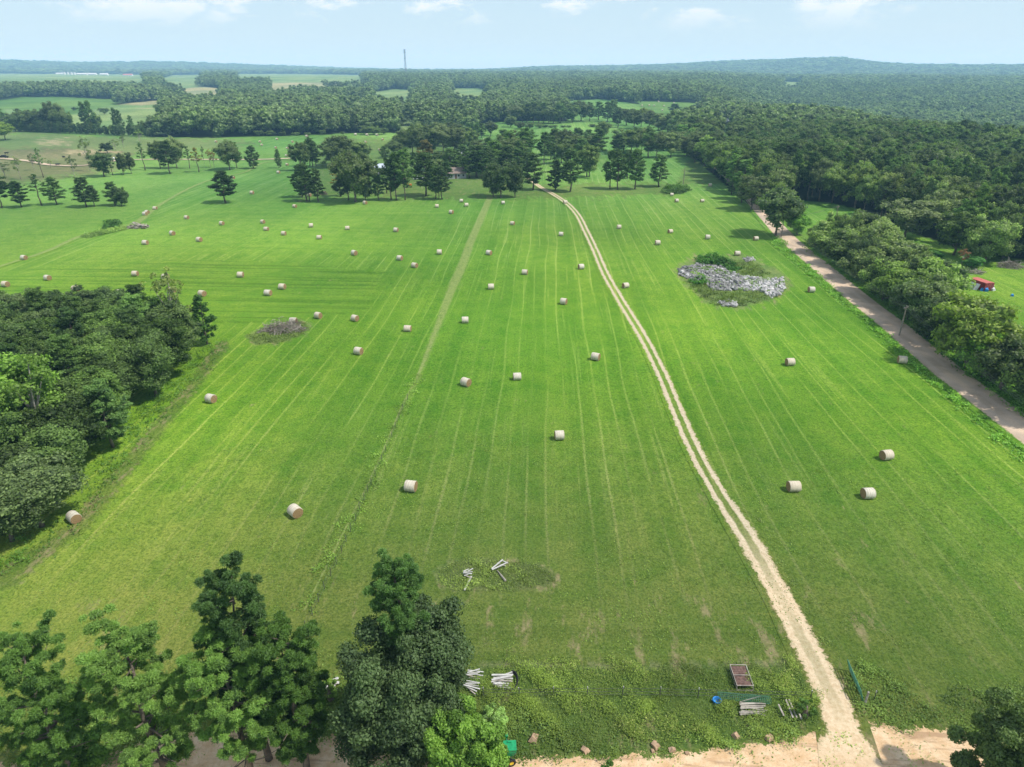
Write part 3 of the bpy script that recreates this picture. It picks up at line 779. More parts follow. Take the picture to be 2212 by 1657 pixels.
c1([(155, 63), (620, 85), (779, 50), (811, 77), (713, 124), (1048, 62), (41, 227), (355, 240), (1109, 196), (1424, 266), (85, 390), (380, 422), (476, 469), (636, 384), (957, 388), (1189, 513), (1553, 479), (970, 608), (1841, 599), (1441, 704), (803, 824), (431, 878), (90, 812), (113, 1026), (1139, 1188), (808, 1227), (1647, 1062), (1451, 60), (1799, 221), (2049, 324), (2131, 248), (2172, 50), (2141, 11)], 737.3, 417.6)
c1([(126, 50), (161, 287), (473, 295), (353, 392), (832, 627), (693, 1096), (1419, 1082)], 1474.6, 417.6)
BP += [(457, 862), (639, 1105), (162, 1117), (888, 1051), (1208, 941), (1713, 1051), (1873, 1066), (1913, 984)]
HAND = {(457, 862): ('round hay bale alone on the slope near the wood, orange end showing', -0.35),
        (639, 1105): ('round hay bale with big tan end, between the near wood and the grassy strip', -0.75),
        (162, 1117): ('round hay bale at the foot of the dark wood, on its worn edge path', -0.6),
        (888, 1051): ('nearest hay bale in the strip between the overgrown fence line and the two-rut track', -0.15),
        (1208, 941): ('tilted-looking pale hay bale alone in the middle of the near mown stripes', 0.12),
        (1713, 1051): ('smaller of the nearest bale pair between the track and the gravel road', 0.08),
        (1873, 1066): ('nearest hay bale on the gravel road side of the farm track', 0.1),
        (1913, 984): ('hay bale just beyond the nearest one on the gravel road side', 0.25)}
LAND = [((1340, 620), 'two-rut farm track'), ((600, 710), 'grey brush heap in the grass island'), ((1570, 600), 'pale rock pile'), ((300, 490), 'heap of stumps by the grassy bank'),
        ((483, 440), 'lone dark pine'), ((1790, 615), 'gravel road utility poles'), ((375, 640), 'ivy-clad snag on the wood edge'), ((1440, 410), 'low shrub patch'),
        ((1170, 410), 'end of the farm track by the pines'), ((780, 430), 'big dark broadleaf tree by the pines'), ((660, 430), 'group of three pines on the meadow'), ((1650, 505), 'big road-side oak'),
        ((980, 600), 'straight grassy strip across the meadow'), ((1030, 480), 'far end of the straight grassy strip'), ((50, 555), 'grassy bank at the meadow edge'), ((600, 365), 'thin ivy-covered tree'),
        ((650, 300), 'edge of the far wood'), ((810, 290), 'rounded bush at the far wood'), ((1450, 230), 'far bright field'), ((1180, 700), 'mown stripes before the track'), ((500, 480), 'open left meadow middle')]
LW = [(at(*p)[:2], n) for p, n in LAND]
cnt = {}
recs = []
for (px, py) in BP:
    P = at(px, py + 0.0); k = ppm(P)
    P = at(px, py + 0.55 * k * 0.9); recs.append((px, py, P))
bucket = {}
for i, (px, py, P) in enumerate(recs):
    if (px, py) in HAND: continue
    j = min(range(len(LW)), key=lambda q: np.hypot(*(LW[q][0] - P[:2])))
    bucket.setdefault(j, []).append((np.hypot(*(LW[j][0] - P[:2])), i))
ORD = ['', 'second ', 'third ', 'fourth ', 'fifth ', 'sixth ', 'seventh ', 'eighth ', 'ninth ', 'tenth ', 'eleventh ', 'twelfth ', 'thirteenth ', 'fourteenth ', 'fifteenth ', 'sixteenth ']
BL = {}
for j, L in bucket.items():
    for q, (d, i) in enumerate(sorted(L)):
        BL[i] = 'round pale hay bale, %sclosest to the %s' % (ORD[min(q, 15)], LW[j][1])
for i, (px, py, P) in enumerate(recs):
    rot = HAND.get((px, py), (None, None))[1]
    if rot is None: rot = random.gauss(0, 0.22) - 0.25 * (px < 900)
    body, ends = BALES[i % 3]
    b = link(bpy.data.objects.new('hay_bale', body)); b.location = P; b.rotation_euler = (0, 0, rot)
    k_ = random.uniform(0.88, 0.98); b.scale = (k_, k_ * random.uniform(0.98, 1.05), k_ * random.uniform(0.94, 1.0))
    if py < 300: b.scale = (1.25, 1.25, 1.2)
    tag(b, HAND[(px, py)][0] if (px, py) in HAND else BL[i], 'hay bale', 'round hay bales scattered on the meadow')
    if py > 300:
        for m in ends: link(bpy.data.objects.new('end_face', m), b)

# ------------------------------------------------------------------ single trees and groves, read off the photograph
# (kind, base px, base py, top py, width px, tint)
def cA(x, y): return (0.1953 * x, 266.4 + 0.1953 * y)
TREES = []
def T_(kind, bx, by, top, wd, crop, tint=None):
    ox, oy = {'A': (0, 266.4), 'B': (432, 266.4), 'C': (720, 266.4), 'D': (1080, 216), 'E': (1440, 360), 'F': (1800, 403)}[crop]
    k = 0.1862 if crop == 'F' else 0.1953
    TREES.append((kind, ox + k * bx, oy + k * by, oy + k * top, wd * k, tint, crop))
RED = (2.2, 1.15, 1.0); YEL = (1.45, 1.42, 0.8); GRY = (1.3, 1.2, 1.4); LGT = (1.5, 1.5, 1.3); DRK = (0.65, 0.72, 0.75); PAL = (1.5, 1.35, 1.6)
for a in [('pine', 20, 940, 520, 270, DRK), ('pine', 240, 930, 640, 210, DRK), ('thin', 460, 910, 560, 200, None), ('pine', 635, 900, 600, 220, None), ('pine', 960, 925, 600, 240, None), ('pine', 1045, 920, 690, 160, None),
          ('pine', 1275, 910, 655, 210, None), ('bush', 1350, 915, 695, 150, DRK), ('wispy', 830, 600, 350, 110, GRY), ('thin', 480, 600, 275, 120, GRY), ('wispy', 380, 520, 330, 90, GRY), ('wispy', 230, 620, 370, 120, GRY), ('wispy', 60, 600, 420, 170, GRY),
          ('wispy', 1000, 530, 140, 120, GRY), ('oak', 1155, 590, 310, 240, DRK), ('thin', 1250, 575, 340, 110, None), ('oak', 1190, 330, 215, 130, DRK), ('wispy', 1370, 275, 120, 80, GRY), ('wispy', 1280, 300, 175, 100, GRY),
          ('oak', 1455, 560, 320, 110, GRY), ('oak', 1365, 570, 320, 110, GRY), ('thin', 1605, 520, 215, 140, GRY), ('wispy', 1550, 215, 70, 90, LGT), ('pine', 1885, 560, 205, 260, (0.6, 0.6, 0.7)), ('oak', 1775, 500, 190, 170, GRY), ('oak', 1960, 500, 150, 200, GRY),
          ('thin', 2200, 540, 270, 150, RED), ('thin', 2100, 500, 255, 110, None), ('oak', 60, 185, -5, 200, YEL), ('wispy', 565, 490, 400, 60, GRY)]: T_(*a[:5], 'A', a[5])
for a in [('pine', 285, 880, 530, 280, DRK), ('oak', 330, 515, 195, 230, None), ('pine', 410, 495, 210, 130, None), ('youngpine', 595, 500, 250, 150, None), ('youngpine', 875, 495, 290, 75, None), ('wispy', 55, 485, 240, 40, GRY), ('wispy', 120, 490, 285, 70, RED), ('wispy', 160, 490, 295, 70, RED),
          ('pine', 1215, 475, 190, 180, None), ('pine', 1250, 482, 165, 150, None), ('pine', 1285, 480, 215, 130, None), ('oak', 1125, 525, 205, 170, None), ('oak', 1465, 490, 190, 210, None), ('oak', 1560, 460, 115, 270, None), ('oak', 1730, 430, 185, 240, None), ('oak', 1820, 385, 230, 150, None),
          ('pine', 1185, 865, 450, 230, None), ('thin', 1210, 862, 470, 150, None), ('pine', 1313, 868, 510, 160, None), ('pine', 1130, 820, 455, 190, DRK), ('thin', 1555, 810, 500, 230, RED), ('oak', 1720, 870, 320, 430, None), ('oak', 1640, 850, 560, 230, DRK), ('bush', 1830, 850, 610, 160, DRK),
          ('pine', 1978, 850, 560, 140, None), ('pine', 2117, 850, 400, 200, None)]: T_(*a[:5], 'B', a[5])
for a in [('pine', 1360, 565, 300, 160, None), ('pine', 1500, 605, 310, 150, None), ('oak', 1240, 540, 300, 180, None), ('pine', 1930, 570, 250, 170, None), ('pine', 2060, 540, 200, 160, None), ('pine', 1640, 610, 300, 170, DRK), ('oak', 1130, 600, 380, 150, None), ('pine', 1250, 700, 430, 150, DRK), ('oak', 2000, 480, 160, 200, GRY), ('pine', 1720, 470, 160, 160, None), ('oak', 1600, 420, 180, 180, None), ('pine', 920, 560, 330, 130, None), ('pine', 480, 700, 420, 120, None), ('oak', 340, 640, 330, 160, None), ('pine', 2150, 600, 330, 160, None), ('pine', 700, 850, 335, 170, None), ('pine', 795, 850, 300, 200, None), ('thin', 590, 775, 500, 110, None), ('pine', 1025, 805, 330, 260, None), ('pine', 1035, 520, 190, 180, (2.0, 1.05, 0.95)), ('pine', 1130, 842, 480, 140, None), ('thin', 1170, 840, 500, 80, None), ('pine', 1205, 842, 480, 160, None),
          ('youngpine', 570, 385, 250, 95, None), ('oak', 680, 370, 190, 150, None), ('oak', 780, 335, 80, 170, None), ('oak', 880, 335, 30, 180, None), ('oak', 990, 345, 30, 180, None), ('oak', 1100, 335, 50, 170, None), ('oak', 1220, 335, 15, 190, GRY), ('oak', 1340, 325, 20, 190, GRY), ('oak', 1450, 300, 40, 160, GRY), ('oak', 1520, 285, 70, 120, None),
          ('oak', 930, 260, 0, 170, None), ('oak', 1150, 250, -10, 180, GRY), ('oak', 1320, 250, -15, 170, GRY), ('pine', 1290, 582, 280, 180, None), ('pine', 1440, 520, 240, 140, None), ('pine', 1585, 595, 250, 230, None), ('pine', 1690, 580, 270, 200, None), ('pine', 1785, 560, 195, 200, LGT), ('oak', 1850, 520, 200, 170, None), ('oak', 1290, 585, 440, 130, DRK),
          ('oak', 1850, 822, 430, 240, DRK), ('bush', 1770, 815, 450, 190, DRK), ('bush', 2010, 818, 430, 160, DRK), ('pine', 2115, 470, 60, 210, None), ('oak', 1960, 440, 110, 210, None), ('oak', 1870, 440, 130, 170, None), ('pine', 1590, 165, -10, 70, None), ('pine', 1640, 160, 0, 90, None), ('oak', 1740, 140, -25, 120, None)]: T_(*a[:5], 'C', a[5])
for a in [('oak', 640, 560, 330, 180, None), ('pine', 560, 660, 400, 140, None), ('oak', 820, 640, 380, 170, GRY), ('pine', 900, 700, 430, 160, None), ('oak', 1020, 620, 380, 150, None), ('oak', 200, 640, 330, 200, None), ('pine', 40, 620, 330, 160, None), ('pine', 330, 600, 340, 140, None), ('oak', 1450, 560, 330, 170, None), ('pine', 1510, 520, 310, 140, None), ('oak', 1810, 560, 340, 160, None), ('oak', 1980, 560, 330, 180, GRY), ('oak', 2100, 540, 330, 170, None), ('oak', 1480, 700, 560, 120, None), ('oak', 800, 250, 40, 120, None), ('oak', 160, 260, 60, 150, GRY), ('pine', 300, 250, 40, 110, None), ('oak', 430, 255, 70, 130, None), ('oak', 540, 255, 60, 120, GRY), ('pine', 365, 995, 590, 210, None), ('youngpine', 612, 1002, 670, 150, None), ('pine', 775, 1015, 545, 220, None), ('oak', 962, 850, 480, 170, None), ('oak', 985, 855, 500, 170, GRY), ('pine', 490, 715, 365, 150, None), ('pine', 100, 700, 340, 180, LGT), ('pine', 600, 605, 320, 170, None), ('oak', 740, 620, 330, 200, None), ('pine', 860, 580, 310, 180, None), ('pine', 965, 560, 330, 130, None), ('oak', 680, 700, 420, 170, None),
          ('pine', 1085, 645, 310, 170, None), ('oak', 1125, 430, 235, 140, None), ('pine', 1217, 982, 560, 165, None), ('pine', 1300, 992, 560, 170, None), ('pine', 1410, 865, 555, 140, None), ('pine', 1490, 988, 550, 180, None), ('pine', 1757, 960, 610, 180, None),
          ('oak', 1370, 580, 325, 220, None), ('pine', 1310, 600, 370, 160, None), ('oak', 1560, 600, 320, 150, GRY), ('pine', 1640, 640, 300, 170, None), ('oak', 1725, 640, 370, 180, None), ('oak', 1885, 635, 360, 170, GRY), ('oak', 2060, 620, 380, 160, GRY), ('oak', 2150, 690, 470, 180, None),
          ('pine', 1302, 305, 110, 120, None), ('pine', 1185, 245, 20, 120, None), ('pine', 1090, 222, 20, 130, None), ('pine', 992, 235, 30, 100, None), ('oak', 895, 235, 10, 190, None), ('pine', 1250, 240, 0, 120, None), ('oak', 1400, 280, 80, 150, None), ('oak', 1485, 320, 110, 160, None), ('oak', 1560, 300, 90, 120, YEL),
          ('oak', 1650, 330, 120, 150, GRY), ('oak', 1750, 340, 145, 160, GRY), ('oak', 1850, 370, 190, 180, GRY), ('oak', 2030, 370, 185, 200, (2.3, 2.6, 0.9)), ('oak', 2110, 400, 300, 120, (2.5, 2.8, 0.9)), ('oak', 1940, 330, 170, 150, GRY), ('pine', 1930, 155, 45, 130, DRK), ('pine', 2130, 170, 60, 110, DRK), ('pine', 2040, 180, 90, 110, DRK),
          ('oak', 590, 262, 80, 140, None), ('pine', 660, 260, 40, 160, None), ('pine', 690, 240, 30, 100, None), ('pine', 370, 250, 30, 110, None), ('pine', 480, 255, 30, 120, None), ('oak', 250, 250, 50, 150, None), ('bush', 120, 300, 170, 110, None), ('bush', 220, 320, 240, 90, None),
          ('bush', 330, 320, 250, 70, LGT), ('bush', 440, 312, 258, 80, None), ('bush', 500, 310, 270, 50, None), ('bush', 560, 308, 278, 50, None), ('bush', 610, 308, 275, 45, None), ('bush', 700, 305, 280, 45, None), ('bush', 760, 304, 280, 45, None), ('bush', 1020, 300, 265, 70, None), ('bush', 1200, 300, 262, 70, None)]: T_(*a[:5], 'D', a[5])
for a in [('oak', 1200, 765, 230, 500, (0.95, 0.95, 1.25)), ('oak', 930, 480, 95, 330, GRY), ('oak', 1150, 440, 5, 330, GRY), ('bush', 1440, 750, 500, 260, (1.0, 1.35, .8)), ('bush', 1850, 905, 510, 300, LGT), ('bush', 1650, 870, 640, 210, None), ('bush', 2120, 1010, 610, 260, PAL), ('pine', 720, 310, 130, 160, GRY), ('pine', 830, 400, 90, 200, LGT)]: T_(*a[:5], 'E', a[5])
for a in [('oak', 830, 605, 135, 520, PAL), ('oak', 1390, 795, 285, 460, LGT), ('bush', 1750, 885, 350, 450, LGT), ('oak', 1200, 560, 20, 380, PAL), ('bush', 500, 860, 345, 430, PAL), ('bush', 600, 1010, 690, 400, LGT), ('bush', 900, 1180, 730, 400, None), ('bush', 1150, 1290, 820, 480, DRK), ('bush', 100, 790, 300, 270, None), ('bush', 700, 1250, 850, 400, DRK),
          ('bush', 330, 1050, 560, 300, DRK), ('wispy', 1480, 930, 720, 140, (3.2, 1.2, 1.5)), ('bush', 1600, 940, 800, 220, (1.0, 1.6, 1.3)), ('bush', 1170, 830, 745, 170, (1.0, 1.5, 1.3)), ('bush', 1010, 800, 720, 160, LGT), ('bush', 1950, 850, 600, 300, None), ('oak', 1900, 620, 60, 420, DRK), ('oak', 2150, 700, 100, 400, DRK), ('oak', 1650, 500, 0, 330, DRK)]: T_(*a[:5], 'F', a[5])
for a in [('bush', 2085, 795, 642, 165, YEL), ('bush', 2160, 842, 722, 125, None), ('bush', 2218, 872, 745, 120, None), ('bush', 2120, 815, 705, 100, (1.2, 1.5, .7)), ('bush', 2020, 740, 650, 80, DRK), ('bush', 1995, 715, 640, 80, DRK), ('bush', 2275, 915, 790, 110, DRK), ('bush', 1800, 552, 480, 95, LGT), ('bush', 1838, 578, 500, 100, None), ('bush', 1878, 606, 525, 105, PAL), ('bush', 1920, 640, 552, 105, None), ('bush', 1958, 668, 578, 110, LGT), ('bush', 1995, 700, 600, 110, None), ('bush', 2035, 738, 632, 115, DRK), ('bush', 1850, 540, 455, 110, None), ('bush', 1945, 610, 520, 110, PAL), ('bush', 2010, 655, 560, 110, LGT), ('bush', 2190, 800, 700, 110, LGT), ('bush', 1905, 650, 560, 90, LGT), ('bush', 1960, 690, 600, 90, DRK),
          ('bush', 2050, 290 + 0, 262, 40, None)][:-1]:
    TREES.append((a[0], a[1], a[2], a[3], a[4], a[5], 'R'))
# row of trees between meadow and gravel road, far part
for (x, y, h, w) in [(1470, 318, 48, 40), (1488, 330, 52, 42), (1505, 345, 58, 44), (1522, 358, 62, 46), (1540, 372, 66, 46), (1556, 385, 72, 50), (1570, 398, 72, 50), (1584, 414, 78, 52), (1602, 430, 84, 56), (1500, 318, 50, 40), (1530, 340, 55, 44), (1590, 395, 70, 50)]:
    TREES.append(('oak' if int(x) % 3 else 'pine', x, y, y - h, w, GRY if int(x) % 2 else LGT, 'V'))

for i in range(44):
    x = 32 + i * 7.0 + random.uniform(-2, 2); yb = 284 + (x - 32) * 0.040; hh = random.uniform(17, 27)
    TREES.append(('youngpine' if i % 3 else 'bush', x, yb, yb - hh, random.uniform(10, 15), DRK if i % 2 else None, 'H'))
for (k_, x, yb, top, w_) in [('pine', 5, 279, 226, 24), ('oak', 35, 284, 247, 32), ('oak', 58, 284, 238, 34), ('oak', 78, 284, 241, 32), ('oak', 100, 284, 236, 30), ('oak', 118, 285, 222, 36), ('oak', 136, 286, 226, 34), ('oak', 150, 286, 240, 24), ('pine', 190, 288, 220, 24), ('pine', 203, 289, 218, 24), ('oak', 214, 288, 244, 20), ('pine', 256, 291, 233, 19),
                             ('pine', 265, 292, 238, 18), ('pine', 288, 294, 250, 17), ('oak', 310, 292, 262, 22), ('oak', 161, 239, 231, 12), ('oak', 226, 247, 232, 20), ('oak', 174, 238, 232, 8), ('bush', 697, 292, 280, 12), ('bush', 640, 293, 285, 14), ('bush', 610, 293, 284, 18), ('bush', 585, 293, 282, 20), ('bush', 665, 293, 286, 12), ('bush', 740, 290, 284, 9), ('bush', 790, 291, 274, 24), ('bush', 808, 291, 272, 28), ('bush', 828, 290, 275, 20), ('bush', 560, 294, 281, 18)]:
    TREES.append((k_, x, yb, top, w_, None, 'H'))
WHERE = {'H': 'along the far pasture edge', 'A': 'beyond the grassy bank', 'B': 'left of the homestead', 'C': 'around the homestead', 'D': 'in the track-end grove', 'E': 'beside the bend of the gravel road',
         'F': 'near the red container', 'R': 'along the near gravel road', 'V': 'in the far roadside row'}
LOOK = {'oak': 'rounded broadleaf tree', 'bush': 'low dense broadleaf tree', 'pine': 'tall layered dark pine', 'youngpine': 'narrow conical young pine', 'thin': 'thin sparse pine', 'wispy': 'wispy half-bare grey tree'}
def shade_word(t):
    if t is None: return 'mid-green'
    return {RED: 'browning', YEL: 'yellow-green', GRY: 'greyish', LGT: 'light green', DRK: 'very dark', PAL: 'pale grey-green'}.get(t, 'distinctly tinted')
HANDT = {('B', 285): 'lone dark pine standing by itself in the left meadow', ('B', 1720): 'huge dark broadleaf tree with vines to the ground beside the pine row', ('E', 1200): 'very large dark oak whose trunk meets the gravel road', ('F', 830): 'big round pale-topped tree by the small clearing',
         ('F', 1480): 'dead reddish-brown sapling near the red container', ('D', 2030): 'bright lime-green tree at the edge of the grove', ('D', 2110): 'smaller lime-green tree beside the lime one', ('A', 1885): 'great dark spreading pine with a pale bare trunk', ('A', 60): 'yellow-green broadleaf tree at the far pasture edge',
         ('B', 875): 'very narrow ivy-covered tree by the pale bank', ('D', 1757): 'single leaning pine near the low shrub patch', ('D', 612): 'narrow pine, smaller of two beside the track end', ('D', 775): 'taller pine of the two beside the track end', ('D', 365): 'pine standing where the farm track leaves the meadow'}
seen = {}
tc_ = {}
for (kind, bx, by, ty, wp, tint, crop) in TREES:
    key = (LOOK[kind], shade_word(tint), crop); tc_[key] = tc_.get(key, 0) + 1
order = sorted(TREES, key=lambda t: t[1])
kidx = {}
for t in order:
    kind, bx, by, ty, wp, tint, crop = t
    P = at(bx, by); H = max(1.5, height_to(P, ty)); Wd = wp / ppm(P)
    ox = {'A': 0, 'B': 432, 'C': 720, 'D': 1080, 'E': 1440, 'F': 1800}.get(crop)
    lab = None
    if ox is not None:
        zx = round((bx - ox) / (0.1862 if crop == 'F' else 0.1953)); lab = HANDT.get((crop, zx))
    key = (LOOK[kind], shade_word(tint), crop); kidx[key] = kidx.get(key, 0) + 1
    if lab is None:
        n = tc_[key]
        if n == 1: lab = '%s %s %s' % (shade_word(tint), LOOK[kind], WHERE[crop])
        else: lab = ('%s %s %s, %sfrom left' if kidx[key] <= 16 else '%s %s %s, in its right-hand half%s') % (shade_word(tint), LOOK[kind], WHERE[crop], (ORD[kidx[key] - 1] if kidx[key] > 1 else 'first ') if kidx[key] <= 16 else '')
    nm = {'oak': 'broadleaf_tree', 'bush': 'broadleaf_tree', 'wispy': 'sparse_tree'}.get(kind, 'pine_tree')
    if H < 5.5 and kind == 'bush': nm = 'shrub'
    tree_obj(kind, P, H, Wd * (1.42 if crop in 'CD' else 1.2 if crop == 'B' else 1.1), random.random() * 6.28, nm, lab, 'shrub' if nm == 'shrub' else 'tree', 'trees ' + WHERE[crop], tint=tint)
    seen[(round(P[0]), round(P[1]))] = 1
TP = np.array([at(t[1], t[2])[:2] for t in TREES])

# ------------------------------------------------------------------ the dark wood on the near left, every tree of it
WOOD = [(-260, 1240), (60, 1165), (130, 1120), (160, 1075), (215, 1005), (265, 950), (330, 868), (385, 812), (425, 770), (436, 742), (400, 722), (330, 726), (240, 715), (140, 712), (0, 712), (-200, 712), (-420, 780)]
def fill_px_poly(poly, spacing, jit, seed):
    r = np.random.default_rng(seed)
    W = np.array([at(*p)[:2] for p in poly]); x0, y0 = W.min(0); x1, y1 = W.max(0)
    gx, gy = np.meshgrid(np.arange(x0, x1, spacing), np.arange(y0, y1, spacing * 0.87)); gx[::2] += spacing / 2
    gx = gx.ravel() + r.normal(size=gx.size) * jit; gy = gy.ravel() + r.normal(size=gy.size) * jit
    k = inpoly(gx, gy, [tuple(w) for w in W]); return gx[k], gy[k]
wx, wy = fill_px_poly(WOOD, 6.4, 1.0, 3)
gen_oak('heroak', 14, 10, 110, 15000, 0.20, 0.08, 200); gen_oak('heroak', 13, 9, 100, 15000, 0.19, 0.08, 201); gen_oak('heroak', 15, 11, 120, 16000, 0.21, 0.1, 202)
gen_pine('herodense', 15, 8.5, 34, 15000, 0.17, 0.15, 203, tr=0.085, brush=False)
WL = 'broadleaf tree packed in the dark wood on the near left'
for i, (x, y) in enumerate(zip(wx, wy)):
    z = float(TZ(x, y)); r = random.random()
    px, py, w = proj(x, y, z)
    if px > 2300 or px < -420: continue
    edge = 0
    tint = random.choice([(0.8, 0.85, 0.8), (0.75, 0.85, 0.7), DRK, (0.85, 0.85, 0.95), (0.7, 0.8, 0.8), (0.95, 1.05, 0.85)])
    if r < 0.28: tree_obj('herodense', (x, y, z), random.uniform(10, 12.8), random.uniform(6.5, 8), random.random() * 6, 'pine_tree', 'bushy dark pine packed among broadleaf trees in the near wood', 'tree', 'pines of the near wood', tint=random.choice([None, DRK, LGT]))
    else: tree_obj('heroak', (x, y, z), random.uniform(8.5, 11.5), random.uniform(8, 10.5), random.random() * 6, 'broadleaf_tree', WL, 'tree', 'broadleaf trees of the near wood', tint=tint)
# marked trees of that wood
P = at(448, 745); tree_obj('youngpine', P, height_to(P, 640), 50 / ppm(P) * 1.1, 1.0, 'pine_tree', 'pointed bright-green conifer at the very corner of the near wood', 'tree', tint=(1.1, 1.35, .9))
P = at(385, 745); tree_obj('wispy', P, height_to(P, 578), 85 / ppm(P), 2.0, 'sparse_tree', 'dying ivy-clad snag with thin twigs rising above the near wood', 'tree', tint=(1.5, 1.35, 1.1))
P = at(110, 1010); tree_obj('wispy', P, height_to(P, 775) * 1.0, 150 / ppm(P), 0.4, 'sparse_tree', 'light green tree with pale bare limbs inside the near wood', 'tree', tint=(1.2, 1.35, 0.9))
P = at(60, 1000); tree_obj('heroak', P, height_to(P, 770), 200 / ppm(P), 0.4, 'broadleaf_tree', 'light yellow-green broadleaf tree in the middle of the near wood', 'tree', tint=(1.1, 1.28, 0.8))

# ------------------------------------------------------------------ foreground trees
def needle_tree(seed, H, Wd, nl, leaves, cb, tr, taper=0.5, sparse=0.0, sa=0.15, flat=0.75):
    k = 'hero%d' % seed
    gen_pine(k, H, Wd, nl, leaves, sa, cb, seed, rb=0.24, tr=tr, brush=True, taper=taper, sparse=sparse, core=0.0, flat=flat, sb=0.22, dens=24)
    return k
FG = [ # key, base px, top py, width px, label, tint, cb, limbs
 (301, (368, 1712), 1318, 215, 34, 120000, 0.16, 0.044, 'broad light-green pine, second from the left along the near edge', (1.7, 1.65, 1.3)),
 (302, (170, 1722), 1345, 200, 30, 100000, 0.22, 0.044, 'pine cut off by the left picture edge, with bare pale lower limbs', (1.4, 1.45, 1.2)),
 (303, (582, 1640), 1193, 185, 34, 120000, 0.28, 0.052, 'tall dark blue-green pine standing behind the lighter near pines', (0.72, 0.8, 0.8)),
 (304, (545, 1685), 1345, 195, 34, 120000, 0.26, 0.046, 'near pine with a bare straight trunk over the reddish soil', (1.55, 1.55, 1.2)),
 (305, (662, 1660), 1325, 185, 34, 120000, 0.20, 0.047, 'near pine with a dense rounded top beside the straight-trunked one', (1.3, 1.4, 1.1)),
 (306, (893, 1600), 1168, 145, 26, 80000, 0.42, 0.060, 'slender tall pine rising above the dark evergreen oak', (0.95, 1.05, 1.0)),
]
for (sd, bp, top, wp, nl, lv, cb, tr, lab, tint) in FG:
    P = at(*bp); H = height_to(P, top + 42); top_w = proj(P[0], P[1], P[2] + H * 0.75)[2]; Wd = wp / (FOC / float(top_w))
    k = needle_tree(sd, H, Wd, nl, lv, cb, tr)
    tree_obj(k, P, H, Wd, random.random() * 6, 'pine_tree', lab, 'tree', 'tall pines along the near edge', tint=tint)
def near_oak(sd, bp, top, wp, n, lv, lab, tint, cb=0.03, sa=0.115, name='broadleaf_tree'):
    P = at(*bp); H = height_to(P, top); tw = float(proj(P[0], P[1], P[2] + H * 0.55)[2]); Wd = wp * tw / FOC
    gen_oak('n%d' % sd, H, Wd, n, lv, sa, cb, sd, rmin=.05, rmax=.12, core=0.6)
    return tree_obj('n%d' % sd, P, H, Wd, 0.5, name, lab, 'tree' if name != 'shrub' else 'shrub', tint=tint)
near_oak(311, (895, 1640), 1335, 305, 260, 120000, 'massive dark evergreen oak reaching the ground beside the lumber heaps', (0.72, 0.80, 0.95))
near_oak(312, (2150, 1730), 1515, 200, 110, 60000, 'dark bushy oak cut off by the near right corner over the sandy road', (0.8, 0.85, 0.8))
near_oak(313, (1005, 1725), 1535, 190, 140, 70000, 'bright green bushy young pine beside the green hopper', (0.95, 1.15, 0.65), name='pine_tree')
near_oak(314, (640, 1625), 1500, 120, 50, 16000, 'low leafy tree under the near pines', (1.1, 1.3, 1.0))
near_oak(315, (1070, 1575), 1535, 70, 30, 7000, 'pale silvery-leaved shrub behind the bright young pine', (2.2, 2.2, 2.6), name='shrub', sa=0.09)
near_oak(316, (715, 1510), 1462, 50, 16, 5000, 'small green shrub by the white panel', (1.2, 1.3, 1.0), name='shrub', sa=0.09)
near_oak(317, (180, 1680), 1590, 170, 40, 12000, 'spreading low shrub under the light-green near pine', (1.2, 1.5, 1.0), name='shrub', sa=0.11)
near_oak(318, (1738, 1548), 1518, 46, 14, 2600, 'small shrub at the track edge by the leaning boards', (0.9, 1.1, 0.9), name='shrub', sa=0.08)
near_oak(319, (1310, 1690), 1648, 45, 14, 4000, 'pine sapling tip at the near edge of the sandy road', (1.0, 1.3, 0.9), name='shrub', sa=0.09)

# ------------------------------------------------------------------ forest: nearest trees one by one, the rest as one mass
def forest_points(d0, d1, sp, seed, a0=-44, a1=41, H=17):
    r = np.random.default_rng(seed)
    xs = np.arange(-d1 * 0.75, d1 * 0.72, sp); ys = np.arange(d0 * 0.6, d1, sp * 0.87)
    gx, gy = np.meshgrid(xs, ys); gx[::2] += sp / 2
    gx = gx.ravel() + r.normal(size=gx.size) * sp * 0.22; gy = gy.ravel() + r.normal(size=gy.size) * sp * 0.22
    d = np.hypot(gx, gy); a = np.degrees(np.arctan2(gx, gy))
    k = (d > d0) & (d < d1) & (a > a0) & (a < a1); gx, gy = gx[k], gy[k]
    k = forest_ok(gx, gy, H); return gx[k], gy[k]
fx, fy = forest_points(180, 1100, 7.6, 21)
dm = np.min(np.hypot(fx[:, None] - TP[:, 0][None], fy[:, None] - TP[:, 1][None]), axis=1) if len(fx) < 60000 else np.full(len(fx), 99)
k = dm > 5.0; fx, fy = fx[k], fy[k]
fz = TZ(fx, fy); fpx, fpy, fw = proj(fx, fy, fz)
inview = (fpx > -30) & (fpx < 2240)
rank = np.argsort(np.where(inview, fw, 1e9))
NIND = 150
ind = set(rank[:NIND].tolist())
def zone_of(px):
    if px > 1640: return ('in the dense forest right of the gravel road', 'forest trees right of the gravel road')
    if px > 700: return ('in the woodland behind the homestead', 'woodland trees behind the homestead')
    return ('in the wood beyond the left pasture', 'trees of the wood beyond the pasture')
pine_map = lambda x, y: 0.30 + 0.35 * np.sin(x / 90.0 + 2) * np.cos(y / 120.0)
